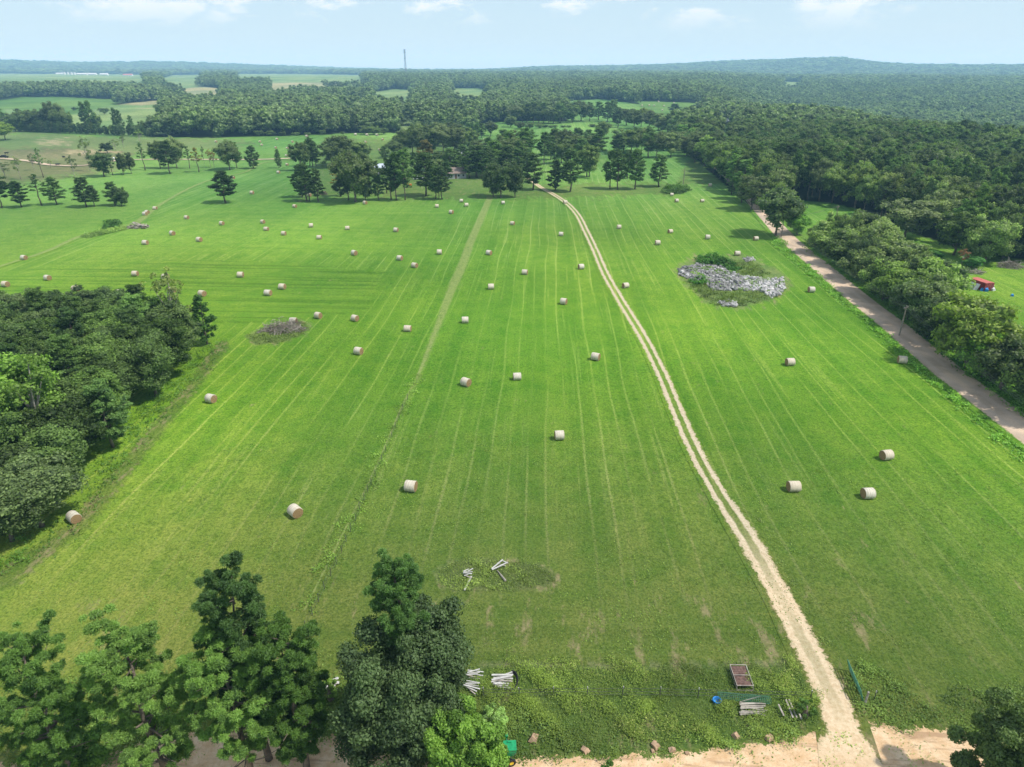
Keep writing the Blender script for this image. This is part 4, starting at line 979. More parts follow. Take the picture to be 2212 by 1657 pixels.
for i in sorted(ind):
    ps = random.random() < float(pine_map(fx[i], fy[i])); z_, g_ = zone_of(fpx[i])
    H = random.uniform(13, 19) if ps else random.uniform(11.5, 17)
    tree_obj('pine' if ps else 'oak', (fx[i], fy[i], fz[i]), H, random.uniform(6.5, 9) if ps else random.uniform(8.5, 12), random.random() * 6.28,
             'pine_tree' if ps else 'broadleaf_tree', ('dark green pine standing ' if ps else 'round-crowned broadleaf tree ') + z_, 'tree', ('pines, ' if ps else 'broadleaf ') + g_,
             tint=random.choice([None, None, GRY, LGT, (0.85, 0.95, .9), (1.2, 1.1, 1.0)]))

def mass(name, X, Y, label, kinds, hr, seed, group_n=1, spread=0.0, wide=1.0):
    """one object of many trees: points carrying size, turn and kind; nodes set a crown on each"""
    r = np.random.default_rng(seed); n = len(X)
    if group_n > 1:
        X = np.repeat(X, group_n) + r.uniform(-spread, spread, n * group_n); Y = np.repeat(Y, group_n) + r.uniform(-spread, spread, n * group_n); n = len(X)
        k = forest_ok(X, Y, 17); X, Y = X[k], Y[k]; n = len(X)
    Z = TZ(X, Y)
    me = bpy.data.meshes.new(name); me.vertices.add(n); me.vertices.foreach_set('co', np.stack([X, Y, Z], 1).astype(np.float32).ravel())
    H = r.uniform(hr[0], hr[1], n) * (1 + 0.15 * np.sin(X / 61.0) * np.cos(Y / 47.0))
    kd = np.zeros(n, int); pm = r.random(n) < np.clip(pine_map(X, Y), 0, 1)
    no = sum(1 for k in kinds if 'oak' in k[0]); kd = r.integers(0, no, n); kd[pm] = no + r.integers(0, len(kinds) - no, pm.sum())
    sc = H / np.array([VAR[k[0]][k[1]][0] for k in kinds])[kd]
    scx = sc * r.uniform(0.85, 1.25, n) * wide
    a = me.attributes.new('sz', 'FLOAT_VECTOR', 'POINT'); a.data.foreach_set('vector', np.stack([scx, scx, sc], 1).astype(np.float32).ravel())
    a = me.attributes.new('turn', 'FLOAT', 'POINT'); a.data.foreach_set('value', (r.random(n) * 6.28).astype(np.float32))
    a = me.attributes.new('kd', 'INT', 'POINT'); a.data.foreach_set('value', kd.astype(np.int32))
    o = link(bpy.data.objects.new(name, me)); tag(o, label, 'forest', None, 'stuff')
    g = bpy.data.node_groups.new(name + '_nodes', 'GeometryNodeTree')
    g.interface.new_socket('Geometry', in_out='INPUT', socket_type='NodeSocketGeometry'); g.interface.new_socket('Geometry', in_out='OUTPUT', socket_type='NodeSocketGeometry')
    N = g.nodes; L = g.links; gi = N.new('NodeGroupInput'); go = N.new('NodeGroupOutput'); j = N.new('GeometryNodeJoinGeometry')
    def attr(nm, t):
        q = N.new('GeometryNodeInputNamedAttribute'); q.data_type = t; q.inputs[0].default_value = nm; return q.outputs[0]
    for q, (kk, vi) in enumerate(kinds):
        src = bpy.data.objects.new('crown_source', VAR[kk][vi][2])   # data only, never linked to the scene
        oi = N.new('GeometryNodeObjectInfo'); oi.inputs['Object'].default_value = src; oi.transform_space = 'ORIGINAL'
        cmp = N.new('FunctionNodeCompare'); cmp.data_type = 'INT'; cmp.operation = 'EQUAL'; L.new(attr('kd', 'INT'), cmp.inputs[2]); cmp.inputs[3].default_value = q
        ip = N.new('GeometryNodeInstanceOnPoints'); L.new(gi.outputs[0], ip.inputs['Points']); L.new(cmp.outputs[0], ip.inputs['Selection'])
        L.new(oi.outputs['Geometry'], ip.inputs['Instance'])
        cx = N.new('ShaderNodeCombineXYZ'); L.new(attr('turn', 'FLOAT'), cx.inputs[2])
        L.new(cx.outputs[0], ip.inputs['Rotation']); L.new(attr('sz', 'FLOAT_VECTOR'), ip.inputs['Scale'])
        L.new(ip.outputs[0], j.inputs[0])
    L.new(j.outputs[0], go.inputs[0])
    md = o.modifiers.new('trees', 'NODES'); md.node_group = g
    return n
rest = np.array([i for i in range(len(fx)) if i not in ind])
nearm = rest[fw[rest] < 520]; farm = rest[fw[rest] >= 520]
KN = [('oak', 0), ('oak', 2), ('oak', 4), ('pine', 0), ('pine', 2)]
KF = [('faroak', 0), ('faroak', 1), ('faroak', 2), ('faroak', 3), ('farpine', 0), ('farpine', 1), ('farpine', 2)]
c_n = mass('forest', fx[nearm], fy[nearm], 'closed forest canopy behind the nearest forest trees', KN, (12, 18), 31)
c_m = mass('distant_forest', fx[farm], fy[farm], 'hazy middle-distance forest canopy between the pale fields', KF, (13, 19), 32)
gx, gy = forest_points(1100, 2300, 10.5, 33, H=20)
c_f = mass('far_forest', gx, gy, 'bluish far forest spreading to the low ridges', KF, (14, 21), 34)
gx, gy = forest_points(2300, 4300, 21, 35, H=20)
c_g = mass('horizon_forest', gx, gy, 'hazy band of forest under the horizon', KF, (14, 21), 36, wide=1.9)
gx, gy = forest_points(4300, 7200, 42, 37)
TZ_off = 0
c_h = mass('ridge_forest', gx, gy, 'blue forest covering the low ridge on the horizon', KF, (18, 27), 38, wide=3.0)
print('forest counts', c_n, c_m, c_f, c_g, c_h, 'wood', len(wx), 'trees', len(TREES))

# ------------------------------------------------------------------ ground cover (uncountable)
def pts_in(poly, dens, r, world=False):
    W = np.array([p if world else at(*p)[:2] for p in poly], float); x0, y0 = W.min(0); x1, y1 = W.max(0)
    n = int((x1 - x0) * (y1 - y0) * dens); x = r.uniform(x0, x1, n); y = r.uniform(y0, y1, n)
    k = inpoly(x, y, [tuple(w) for w in W]); return x[k], y[k]

def cover(name, polys, dens, h, size, label, seed, col='weeds', tint=None, gap=0.0, blades=0.4, slim=0.35, world=False, clump=1.6, cat='weeds', ragged=1.0):
    """a mat of leaves and stalks whose height and tone wander in patches"""
    r = np.random.default_rng(seed); X, Y = [], []
    for P in polys:
        a, b = pts_in(P, dens, r, world)
        jx = 0.55 * np.sin(b * 1.3 + 2 * np.sin(a * 0.9)) + 0.35 * np.sin(b * 3.7 + a); jy = 0.55 * np.sin(a * 1.1 + 2 * np.sin(b * 0.8)) + 0.4 * np.sin(a * 3.1 - b)
        X.append(a + ragged * jx + r.normal(size=len(a)) * 0.25 * ragged); Y.append(b + ragged * jy + r.normal(size=len(a)) * 0.25 * ragged)
    X = np.concatenate(X); Y = np.concatenate(Y)
    q = np.sin(X / clump + 1.7 * np.sin(Y / clump * 0.7)) * np.cos(Y / clump * 1.1 + 1.3 * np.sin(X / clump * 0.6)) + 0.5 * np.sin(X * 3.1 / clump + 2) * np.sin(Y * 2.7 / clump)
    keep = r.random(len(X)) > gap * (q < 0.1); X, Y, q = X[keep], Y[keep], q[keep]; n = len(X)
    if tint and col == 'weeds': tint = tuple(1.55 * t for t in tint)
    if tint is None: tint = (1.5, 1.5, 1.5)
    hh = h * (0.18 + 0.75 * np.clip(0.5 + 0.5 * q, 0, 1.2) ** 1.5) * r.uniform(0.3, 1.0, n) ** 0.7
    Z = TZ(X, Y) + hh
    bl = r.random(n) < blades
    T = r.normal(size=(n, 3)) * 0.45; T[:, 2] = np.where(bl, 1.0, r.normal(size=n) * 0.3); T = norm(T)
    N = r.normal(size=(n, 3)); N[:, 2] = np.abs(N[:, 2]) + np.where(bl, 0.0, 1.1); N = norm(N)
    s = size * r.uniform(0.6, 1.5, n)
    V, F = leaf_cards(np.stack([X, Y, Z], 1), N, np.where(bl, s * 1.5, s), np.where(bl, s * slim * 0.55, s * 0.6), r, T=T)
    q2 = np.sin(X / (clump * 2.3) + 4) * np.sin(Y / (clump * 1.9) + 2)
    sh = np.clip(0.45 + 0.34 * q2 + 0.22 * q + r.normal(size=n) * 0.18 + 0.25 * (hh / h - 0.4), 0, 1.2)
    me = mesh_np(name, V, F, None, {'shade': ('FLOAT', np.repeat(sh, 4))}); me.materials.append(M[col])
    o = link(bpy.data.objects.new(name, me)); tag(o, label, cat, None, 'stuff')
    if tint: o.color = (*tint, 1)
    return o

cover('undergrowth', [[(1040, 1442), (1180, 1440), (1400, 1437), (1600, 1440), (1722, 1432), (1750, 1480), (1778, 1540), (1776, 1570), (1742, 1580), (1690, 1597), (1560, 1609), (1480, 1618), (1330, 1629), (1100, 1634), (980, 1640)]],
      330, 0.70, 0.058, 'rank weeds and brambles between the mown meadow and the sandy road', 61, gap=0.55, tint=(1.25, 1.2, 0.95))
cover('dry_weeds', [[(1180, 1446), (1400, 1442), (1560, 1446), (1560, 1456), (1400, 1458), (1200, 1456)], [(1300, 1560), (1450, 1550), (1560, 1580), (1450, 1600), (1300, 1590)], [(1640, 1445), (1725, 1440), (1735, 1470), (1690, 1480)]], 90, 0.75, 0.09, 'dry pale seed stalks standing among the rank weeds', 77, gap=0.5, blades=0.95, tint=(1.5, 1.05, 1.6))
cover('leafy_weeds', [[(1050, 1560), (1110, 1540), (1160, 1570), (1280, 1600), (1440, 1606), (1560, 1600), (1740, 1560), (1745, 1578), (1560, 1608), (1330, 1628), (1110, 1632)]], 90, 0.6, 0.10, 'pale leafy herbs along the edge of the sandy road', 78, gap=0.55, blades=0.2, tint=(1.2, 1.2, 1.5))
cover('undergrowth', [[(-120, 1470), (250, 1455), (520, 1465), (740, 1475), (900, 1470), (1040, 1442), (985, 1640), (880, 1640), (780, 1598), (640, 1572), (470, 1570), (340, 1585), (250, 1640), (200, 1700), (-160, 1700)]],
      120, 0.6, 0.09, 'shaded weeds and low scrub under the near pines', 62, gap=0.45, tint=(0.85, 0.95, 0.8), ragged=1.6)
cover('weeds', [[(1835, 1452), (1880, 1440), (1990, 1505), (2035, 1545), (2040, 1562), (1960, 1568), (1872, 1560), (1850, 1500)], [(2020, 1500), (2212, 1490), (2300, 1530), (2300, 1600), (2150, 1590), (2060, 1568)]],
      150, 0.5, 0.08, 'rough green weeds beside the green tube gate', 63, gap=0.3)
cover('track_weeds', [[(1612, 1080), (1640, 1130), (1690, 1215), (1740, 1310), (1790, 1410), (1830, 1500), (1818, 1500), (1775, 1410), (1728, 1320), (1676, 1225), (1625, 1140), (1600, 1090)]], 70, 0.22, 0.07, 'thin line of weeds growing along the farm track edge', 64, gap=0.8)
cover('bank_weeds', [[(1660, 520), (1685, 512), (1730, 562), (1800, 622), (1870, 684), (1930, 738), (2000, 802), (2080, 872), (2212, 978), (2300, 1050), (2300, 1080), (2212, 1005), (2130, 935), (2060, 874), (1972, 795), (1905, 735), (1840, 672), (1795, 640), (1710, 566)]],
      26, 0.75, 0.19, 'bright tall weeds on the bank between meadow and gravel road', 65, gap=0.55, tint=(0.95, 1.15, 0.85), clump=2.6)
cover('bank_weeds', [[(1735, 540), (1775, 560), (1850, 620), (1900, 650), (1990, 730), (2060, 790), (2150, 860), (2260, 940), (2290, 930), (2180, 830), (2080, 750), (1990, 660), (1900, 620), (1800, 550), (1750, 520)]],
      16, 0.7, 0.22, 'dark weeds between the gravel road and its hedgerow trees', 66, gap=0.5, tint=(0.7, 0.9, 0.7), clump=2.6)
cover('wood_edge_weeds', [[(-60, 1200), (130, 1128), (190, 1048), (300, 880), (380, 806), (450, 738), (478, 745), (462, 775), (405, 848), (325, 925), (235, 1050), (170, 1145), (0, 1250), (-60, 1280)]],
      30, 0.7, 0.14, 'bright leafy weeds spilling from the edge of the near wood', 67, gap=0.75, tint=(0.75, 0.95, 0.7), clump=1.8, ragged=1.8)
cover('tall_grass', [[(945, 1232), (985, 1212), (1080, 1210), (1160, 1222), (1200, 1248), (1190, 1268), (1100, 1274), (1000, 1276), (955, 1262)]], 120, 0.38, 0.10, 'unmown tall grass round the white timbers', 68, blades=0.9, gap=0.25, tint=(0.95, 0.88, 0.9), ragged=0.5)
cover('tall_grass', [[(538, 728), (560, 712), (600, 700), (650, 695), (664, 705), (655, 722), (610, 738), (560, 744)]], 50, 0.7, 0.16, 'unmown grass and weeds round the grey brush heap', 69, blades=0.7, gap=0.4)
cover('tall_grass', [[(1478, 596), (1520, 612), (1545, 630), (1640, 632), (1680, 640), (1650, 652), (1600, 664), (1550, 662), (1510, 640), (1482, 612)], [(1560, 562), (1625, 566), (1660, 590), (1640, 600), (1590, 592)]], 26, 0.7, 0.20, 'pale unmown grass round the rock pile', 70, blades=0.8, gap=0.45, tint=(1.1, 0.95, 1.1))
cover('rock_weeds', [[(1470, 585), (1520, 575), (1600, 600), (1690, 607), (1690, 640), (1600, 628), (1530, 620)]], 14, 1.1, 0.2, 'weeds growing up through the flagstone heap', 79, gap=0.85, blades=0.5, clump=1.3)
cover('briars', [[(1503, 562), (1530, 552), (1575, 566), (1598, 582), (1585, 594), (1560, 576), (1510, 574)], [(1490, 606), (1520, 608), (1528, 618), (1502, 618)]], 45, 2.0, 0.24, 'dark briars growing over the back of the rock pile', 71, blades=0.1, tint=(0.4, 0.62, 0.45), cat='briars')
cover('briars', [[(225, 488), (240, 480), (262, 484), (255, 494), (230, 496)]], 30, 2.6, 0.3, 'dark briar thicket on the grassy bank', 72, blades=0.1, tint=(0.35, 0.6, 0.4), cat='briars')
cover('briars', [[(1428, 415), (1445, 403), (1480, 404), (1493, 412), (1470, 420), (1435, 420)]], 14, 2.4, 0.35, 'low shrub patch near the single leaning pine', 73, blades=0.2, tint=(0.7, 0.95, 0.7), cat='briars')
cover('bank_weeds', [[(176, 512), (215, 499), (262, 488), (290, 492), (250, 502), (190, 516)]], 22, 1.1, 0.26, 'pale tall grass on the bank by the stump heap', 74, blades=0.8, tint=(1.1, 1.0, 1.3))
WLW = [at(*p)[:2] for p in WEEDLINE[7:]]
cover('fence_weeds', [[(a[0] - 0.9, a[1]) for a in WLW] + [(a[0] + 0.9, a[1]) for a in WLW][::-1]], 55, 0.45, 0.11, 'bright weeds growing under the old wire fence', 75, blades=0.5, gap=0.5, tint=(0.9, 1.0, 0.75), world=True)

cover('sand_weeds', [SAND_TOP + [(2300, 1720), (-60, 1720)]], 14, 0.18, 0.07, 'sparse weeds scattered over the sandy road', 80, gap=0.85, blades=0.4, clump=1.1)
# loose tufts over the nearer meadow, so that the sward is not a flat sheet
cover('grass_tufts', [[(-100, 1040), (700, 940), (1500, 940), (2320, 1040), (2320, 1500), (2000, 1480), (1830, 1430), (1700, 1425), (1040, 1436), (700, 1470), (-100, 1450)]], 11, 0.10, 0.085, 'short grass tufts over the near meadow', 76, blades=0.55, gap=0.5, tint=(0.85, 0.82, 0.7), clump=3.2, cat='grass')

# ------------------------------------------------------------------ stones
def rock_shape(mb, c, s, r, flat=0.55, mi=0):
    e = __import__('mathutils').Euler((r.normal() * 0.25, r.normal() * 0.25, r.random() * 6.28)); m = Matrix.LocRotScale(Vector(c), e, None)
    vs = []
    for sx in (-1, 1):
        for sy in (-1, 1):
            for sz in (-1, 1):
                k = 0.72 if sz > 0 else 1.0
                vs.append(m @ Vector((sx * s * .5 * k * r.uniform(.75, 1.2), sy * s * .4 * k * r.uniform(.75, 1.2), sz * s * .5 * flat * r.uniform(.7, 1.2))))
    mb.add(vs, [(0, 1, 3, 2), (4, 6, 7, 5), (0, 4, 5, 1), (2, 3, 7, 6), (0, 2, 6, 4), (1, 5, 7, 3)], mi)

def rubble(poly, n, smax, hmax, seed, label):
    r = np.random.default_rng(seed); W = np.array([at(*p)[:2] for p in poly]); c = W.mean(0)
    x, y = pts_in(poly, n / max(1e-3, (np.ptp(W[:, 0]) * np.ptp(W[:, 1]))), r); mb = MB()
    for a, b in zip(x, y):
        s = smax * r.uniform(0.25, 1) ** 1.3 + 0.12; hh = hmax * r.random() * (0.5 + 0.5 * math.sin(a * 0.9) * math.cos(b * 0.7))
        rock_shape(mb, (a, b, float(TZ(a, b)) + hh + s * 0.12), s, r, mi=int(r.random() < (0.15 + 0.75 * sstep(W[:, 0].min() + 0.45 * np.ptp(W[:, 0]), W[:, 0].min() + 0.7 * np.ptp(W[:, 0]), a))))
    o = mb.build('rubble', [M['rock'], M['rock2']]); tag(o, label, 'rock pile', None, 'stuff'); return o
M['rock2'] = simple('pale_rock', (0.50, 0.49, 0.48), 0.9, 0.3, 0.8)
rubble([(1465, 583), (1480, 577), (1520, 572), (1560, 577), (1578, 590), (1600, 598), (1640, 602), (1690, 605), (1697, 620), (1684, 640), (1668, 646), (1650, 632), (1600, 628), (1540, 628), (1522, 614), (1490, 605), (1468, 595)], 4600, 0.85, 0.75, 81, 'large heap of broken grey and white flagstones in the meadow')
rubble([(1604, 559), (1625, 556), (1633, 562), (1612, 567)], 160, 0.5, 0.3, 82, 'small pale stone heap behind the big rock pile')
rubble([(1548, 653), (1575, 647), (1593, 655), (1590, 664), (1560, 662)], 260, 0.6, 0.4, 83, 'small stone heap in front of the big rock pile')
r_ = np.random.default_rng(5)
for q, (px, py, s, lab) in enumerate([(1153, 1596, 1.05, 'large flat sandstone boulder in weeds right of the green hopper'), (1263, 1622, 0.8, 'low sandstone boulder at the weedy edge, left of the middle'), (1415, 1612, 0.95, 'upright sandstone block in the weeds above a smaller one'), (1410, 1624, 0.5, 'small sandstone lump under the upright block'),
                                     (1453, 1622, 0.75, 'reddish sandstone lump on the sandy road edge'), (1590, 1592, 0.8, 'orange sandstone block in the weeds below the post pile'), (1661, 1596, 0.9, 'flat orange stone near the track end of the weeds'), (1484, 1628, 0.5, 'small stone on the sandy road by the reddish lump'), (1690, 1603, 0.45, 'smallest stone where weeds meet the track')]):
    s *= 0.8; P = at(px, py); mb = MB(); rock_shape(mb, (0, 0, s * .15), s, r_, 0.6); rock_shape(mb, (s * .2, -s * .1, s * .1), s * .6, r_, 0.6)
    o = mb.build('boulder', M['sandstone'], loc=P, rz=float(r_.random() * 3)); tag(o, lab, 'boulder', 'orange boulders along the sandy road')

# ------------------------------------------------------------------ brush heap, stump heap
def heap(name, px, py, sx, sy, h, n, rad, L, mat, label, seed, rz=0.0):
    r = np.random.default_rng(seed); mb = MB()
    for i in range(n):
        a = r.random() * 6.28; q = math.sqrt(r.random()); c = np.array([math.cos(a) * sx * q, math.sin(a) * sy * q, h * (1 - q ** 1.5) * r.uniform(0.15, 1.0) + 0.1])
        d = norm(np.array([r.normal(), r.normal() * 0.8, r.normal() * 0.4])); l = L * r.uniform(0.4, 1.2); b = r.normal(size=3) * l * 0.12
        p0, p2 = c - d * l / 2, c + d * l / 2; p0[2] = max(p0[2], 0.02); p2[2] = max(p2[2], 0.05)
        k = rad * r.uniform(0.35, 1.2); mb.tube([p0, (p0 + p2) / 2 + b, p2], [k, k * 0.75, k * 0.35], 5, mi=int(r.random() < .45))
    o = mb.build(name, [mat, M['bark']], loc=at(px, py), rz=rz); tag(o, label, name.replace('_', ' ')); return o
heap('brush_heap', 608, 717, 4.8, 1.8, 3.0, 460, 0.045, 2.4, M['deadwood'], 'grey tangled heap of dead branches on the grass island', 91, 0.25)
heap('brush_heap', 636, 703, 1.6, 1.3, 1.7, 160, 0.03, 1.8, M['rustbrush'] if 'rustbrush' in M else M['bark'], 'small brown pile of dead twigs at the upper end of the grass island', 92)
heap('stump_heap', 299, 492, 3.6, 2.2, 1.4, 60, 0.24, 2.2, M['deadwood'], 'heap of bleached stumps and logs by the grassy bank', 93)
heap('brush_heap', 2182, 577, 3.2, 2.2, 2.0, 200, 0.06, 3.0, M['deadwood'], 'brown brush heap at the hedge behind the red container', 94)
heap('brush_heap', 2105, 590, 2.6, 1.6, 1.0, 110, 0.06, 2.6, M['deadwood'], 'low brown brush heap just behind the red container', 95)
heap('brush_heap', 700, 420, 1.6, 1.2, 1.5, 50, 0.12, 2.0, M['bark'], 'dark uprooted stump between the pines and the vine-clad tree', 96)

# ------------------------------------------------------------------ fences
def t_post(px, py, h, label, group, mat='wire', rad=0.035, topw=True, name='fence_post'):
    P = at(px, py); mb = MB(); mb.tube([(0, 0, -0.2), (random.gauss(0, .03), random.gauss(0, .03), h)], rad, 6)
    o = mb.build(name, M[mat], loc=P); tag(o, label, 'fence post', group)
    if topw:
        c = MB(); c.tube([(0, 0, h * 0.84), (0, 0, h + 0.02)], rad * 1.15, 6); c.build('white_tip', M['paint'], o)
    return P
FL = [(1044, 1507), (1120, 1508), (1195, 1506), (1268, 1506), (1345, 1505), (1425, 1506), (1507, 1508), (1749, 1514)]
fp = []
for i, (x, y) in enumerate(FL): fp.append(t_post(x, y, 1.25, 'steel post of the near field fence, %sfrom the lumber heaps' % (ORD[i] if i else 'first '), 'steel posts of the near field fence'))
t_post(1887, 1514, 1.2, 'short dark steel post right of the green gate', 'steel posts of the near field fence')
mb = MB()
for h in (0.35, 0.7, 1.05):
    pts = []
    for a, b in zip(fp[:-1], fp[1:]):
        for k in range(4):
            q = a + (b - a) * k / 4; pts.append((q[0], q[1], q[2] + h - 0.05 * math.sin(math.pi * k / 4)))
    pts.append((fp[-1][0], fp[-1][1], fp[-1][2] + h)); mb.tube(pts, 0.012, 4)
o = mb.build('fence_wire', M['wire']); tag(o, 'three sagging wires strung along the near field fence', 'fence wire')
OF = [(430, 100), (400, 165), (375, 225), (352, 285), (330, 345), (290, 440), (265, 500), (220, 600), (195, 655), (172, 700), (150, 755), (120, 815), (95, 885), (60, 955), (33, 1020), (5, 1095)]
OF = [(737.3 + x / 3, 828 + y / 3 + 3) for x, y in OF] + [(727, 1220), (715, 1246), (702, 1274), (689, 1301), (675, 1330), (660, 1362)]
op = []
for i, (x, y) in enumerate(OF):
    w_ = ('near' if i > 15 else 'middle' if i > 7 else 'far')
    j_ = i - (16 if i > 15 else 8 if i > 7 else 0)
    op.append(t_post(x, y, 1.15, 'thin dark post of the old overgrown fence, %sof its %s stretch' % (ORD[j_] if j_ else 'first ', w_), 'posts of the old overgrown fence', topw=False, rad=0.032))
mb = MB()
for h in (0.45, 0.95): mb.tube([(q[0], q[1], q[2] + h) for q in op], 0.009, 4)
o = mb.build('fence_wire', M['wire']); tag(o, 'two rusty wires of the old overgrown fence', 'fence wire')

# ------------------------------------------------------------------ things lying in the weeds
def dirvec(a, b): d = b[:2] - a[:2]; return math.atan2(d[1], d[0]), float(np.hypot(*d))
# two nested steel frames over a rusty mesh
A, B, C_, D_ = at(1575, 1448), at(1609, 1448), at(1625, 1488), at(1590, 1493)
an, ln = dirvec(A, D_); _, wd = dirvec(A, B); ctr = (A + B + C_ + D_) / 4
fr = empty('livestock_crate', ctr, an, 'brown steel livestock crate lying in the weeds near the farm track', 'livestock crate')
def rect(mb, L, Wd, z, r, ox=0, oy=0):
    c = [(-L / 2 + ox, -Wd / 2 + oy, z), (L / 2 + ox, -Wd / 2 + oy, z), (L / 2 + ox, Wd / 2 + oy, z), (-L / 2 + ox, Wd / 2 + oy, z)]
    for i in range(4): mb.tube([c[i], c[(i + 1) % 4]], r, 6)
    return c
mb = MB(); lo = rect(mb, ln, wd, 0.12, 0.035, 0.06, 0.05); hi = rect(mb, ln, wd, 0.62, 0.035)
for a, b in zip(lo, hi): mb.tube([a, b], 0.03, 6)
mb.tube([(0, -wd / 2, 0.62), (0, wd / 2, 0.62)], 0.03, 6); mb.build('frame', M['steelpink'] if 'steelpink' in M else M['deadwood'], fr)
mb = MB(); mb.box((0, 0, 0.5), (ln * 0.96, wd * 0.94, 0.03))
for k in range(12): mb.tube([(-ln * .46 + k * ln * .92 / 11, -wd * .46, 0.53), (-ln * .46 + k * ln * .92 / 11, wd * .46, 0.53)], 0.012, 4)
mb.build('mesh_panel', M['rust'], fr)
# roll of wire mesh
P = at(1606, 1513); mb = MB(); L_ = 4.4
for k in range(26):
    x = -L_ / 2 + L_ * k / 25; ry = 0.36 + 0.03 * math.sin(k)
    mb.tube([(x, math.cos(t * .524) * ry, 0.30 + math.sin(t * .524) * 0.26) for t in range(13)], 0.013, 4, cap=False)
for t in range(14): mb.tube([(-L_ / 2, math.cos(t * .449) * .36, 0.30 + math.sin(t * .449) * .26), (L_ / 2, math.cos(t * .449) * .36, 0.30 + math.sin(t * .449) * .26)], 0.011, 4)
o = mb.build('wire_roll', M['greenpaint'], loc=P, rz=-0.06); tag(o, 'long loose roll of dark green wire mesh in the weeds', 'wire roll')
# blue tub
def lathe(mb, prof, n=28, mi=0):
    b = len(mb.v)
    for (r, z) in prof:
        for i in range(n): a = 2 * math.pi * i / n; mb.v.append((r * math.cos(a), r * math.sin(a), z))
    for j in range(len(prof) - 1):
        for i in range(n): mb.f.append((b + j * n + i, b + j * n + (i + 1) % n, b + (j + 1) * n + (i + 1) % n, b + (j + 1) * n + i)); mb.mi.append(mi)
    return mb
mb = lathe(MB(), [(0.02, 0.03), (0.26, 0.03), (0.30, 0.30), (0.34, 0.34), (0.38, 0.32), (0.37, 0.28), (0.33, 0.02), (0.02, 0.0)])
t_ = empty('feed_tub', at(1548, 1517), 0, 'round bright blue feed tub at the left end of the wire roll', 'feed tub')
mb.build('tub_body', M['blue'], t_, smooth=True); mb = MB()
for s in (-1, 1): mb.tube([(s * .36, -.08, .3), (s * .43, -.05, .27), (s * .43, .05, .27), (s * .36, .08, .3)], .015, 6)
mb.build('handle', M['blue'], t_)
# fence posts pile
for i in range(10):
    P = at(1590 + random.uniform(0, 6) + 5, 1521 + i * 2.9); l = random.uniform(1.7, 2.3); a = random.gauss(-0.03, 0.09) if i else 0.35
    mb = MB(); k = random.uniform(.06, .085); mb.tube([(0, 0, k), (l / 2, 0.02, k * 1.1), (l, 0, k)], [k, k * .95, k * .85], 9)
    e = mb.build('wooden_post', M['palebark'], loc=(P[0], P[1], P[2] + 0.12 + 0.05 * (i % 3)), rz=a)
    tag(e, 'cut wooden post lying in the pile below the wire roll' if i else 'cut wooden post lying askew on top end of the post pile', 'wooden post', 'cut wooden posts in a pile')
for i, (a, b) in enumerate([((1680, 1528), (1692, 1552)), ((1696, 1518), (1712, 1556)), ((1703, 1518), (1720, 1556)), ((1724, 1546), (1730, 1560))]):
    A, B = at(*a), at(*b); an, ln = dirvec(A, B); mb = MB(); mb.box((ln / 2, 0, 0.35), (ln, 0.13, 0.04), (0, 0.05, 0))
    o = mb.build('weathered_board', M['deadwood'], loc=A, rz=an)
    tag(o, ['outermost thin grey board in the weeds, left of the pair', 'long grey board, left one of the pair near the track', 'long grey board, right one of the pair near the track', 'short grey board stub nearest the farm track'][i], 'board', 'grey boards near the track')
# green tube gate
A, B = at(1836, 1450), at(1865, 1516); an, ln = dirvec(A, B); g_ = empty('tube_gate', A, an, 'green five-bar tube gate standing open beside the farm track', 'gate')
tilt = 0.35; mb = MB()
for k, h in enumerate((0.12, 0.38, 0.64, 0.90, 1.14, 1.34)): mb.tube([(0, -tilt * h, h), (ln, -tilt * h, h)], 0.045, 6)
mb.build('rails', M['greenpaint'], g_); mb = MB()
for q in (0.0, 0.33, 0.66, 1.0): mb.tube([(ln * q, -tilt * .1, .1), (ln * q, -tilt * 1.36, 1.36)], 0.055, 6)
mb.build('uprights', M['greenpaint'], g_)
P = at(1868, 1521); mb = MB(); mb.tube([(0, 0, -.2), (0.02, 0, 1.45)], [.1, .085], 9); o = mb.build('gate_post', M['deadwood'], loc=P); tag(o, 'round wooden gate post at the near end of the green gate', 'gate post')
# white lumber
def boards(cx, cy, n, L, W_, spread, seed, label, group, ang=0.0, fan=0.3, mat='paint'):
    r = np.random.default_rng(seed); P = at(cx, cy)
    for i in range(n):
        l = L * r.uniform(.6, 1.05); mb = MB(); mb.box((0, 0, 0), (l, W_ * r.uniform(.7, 1.1), 0.035), (r.normal() * .02, r.normal() * .05, 0))
        y = (i / (n - 1) - 0.5) * spread
        o = mb.build('white_board', M[mat] if r.random() > .2 else M['deadwood'], loc=(P[0] + r.normal() * .15, P[1] + y, P[2] + 0.22 + 0.09 * (i % 3) + .02 * i), rz=ang + r.normal() * fan * .35 + (i / n - .5) * fan)
        tag(o, label, 'board', group)
boards(1084, 1477, 13, 1.9, 0.17, 1.05, 1, 'white board in the fanned heap beside the black hose coil', 'white boards of the fanned heap', 0.15, 0.5)
boards(1022, 1462, 7, 1.5, 0.12, 0.7, 2, 'white board in the upper heap half under the dark evergreen oak', 'white boards of the upper heap', 0.05, 0.35)
boards(1020, 1488, 8, 1.7, 0.12, 0.8, 3, 'white board in the lower heap half under the dark evergreen oak', 'white boards of the lower heap', -0.15, 0.5)
boards(712, 1484, 5, 1.6, 0.3, 0.7, 4, 'white panel strip lying under the near pines', 'white panel strips under the pines', 0.35, 0.7)
boards(1012, 1243, 7, 1.0, 0.13, 0.9, 5, 'white board in the small heap on the tall grass island', 'white boards on the grass island', 0.3, 1.1)
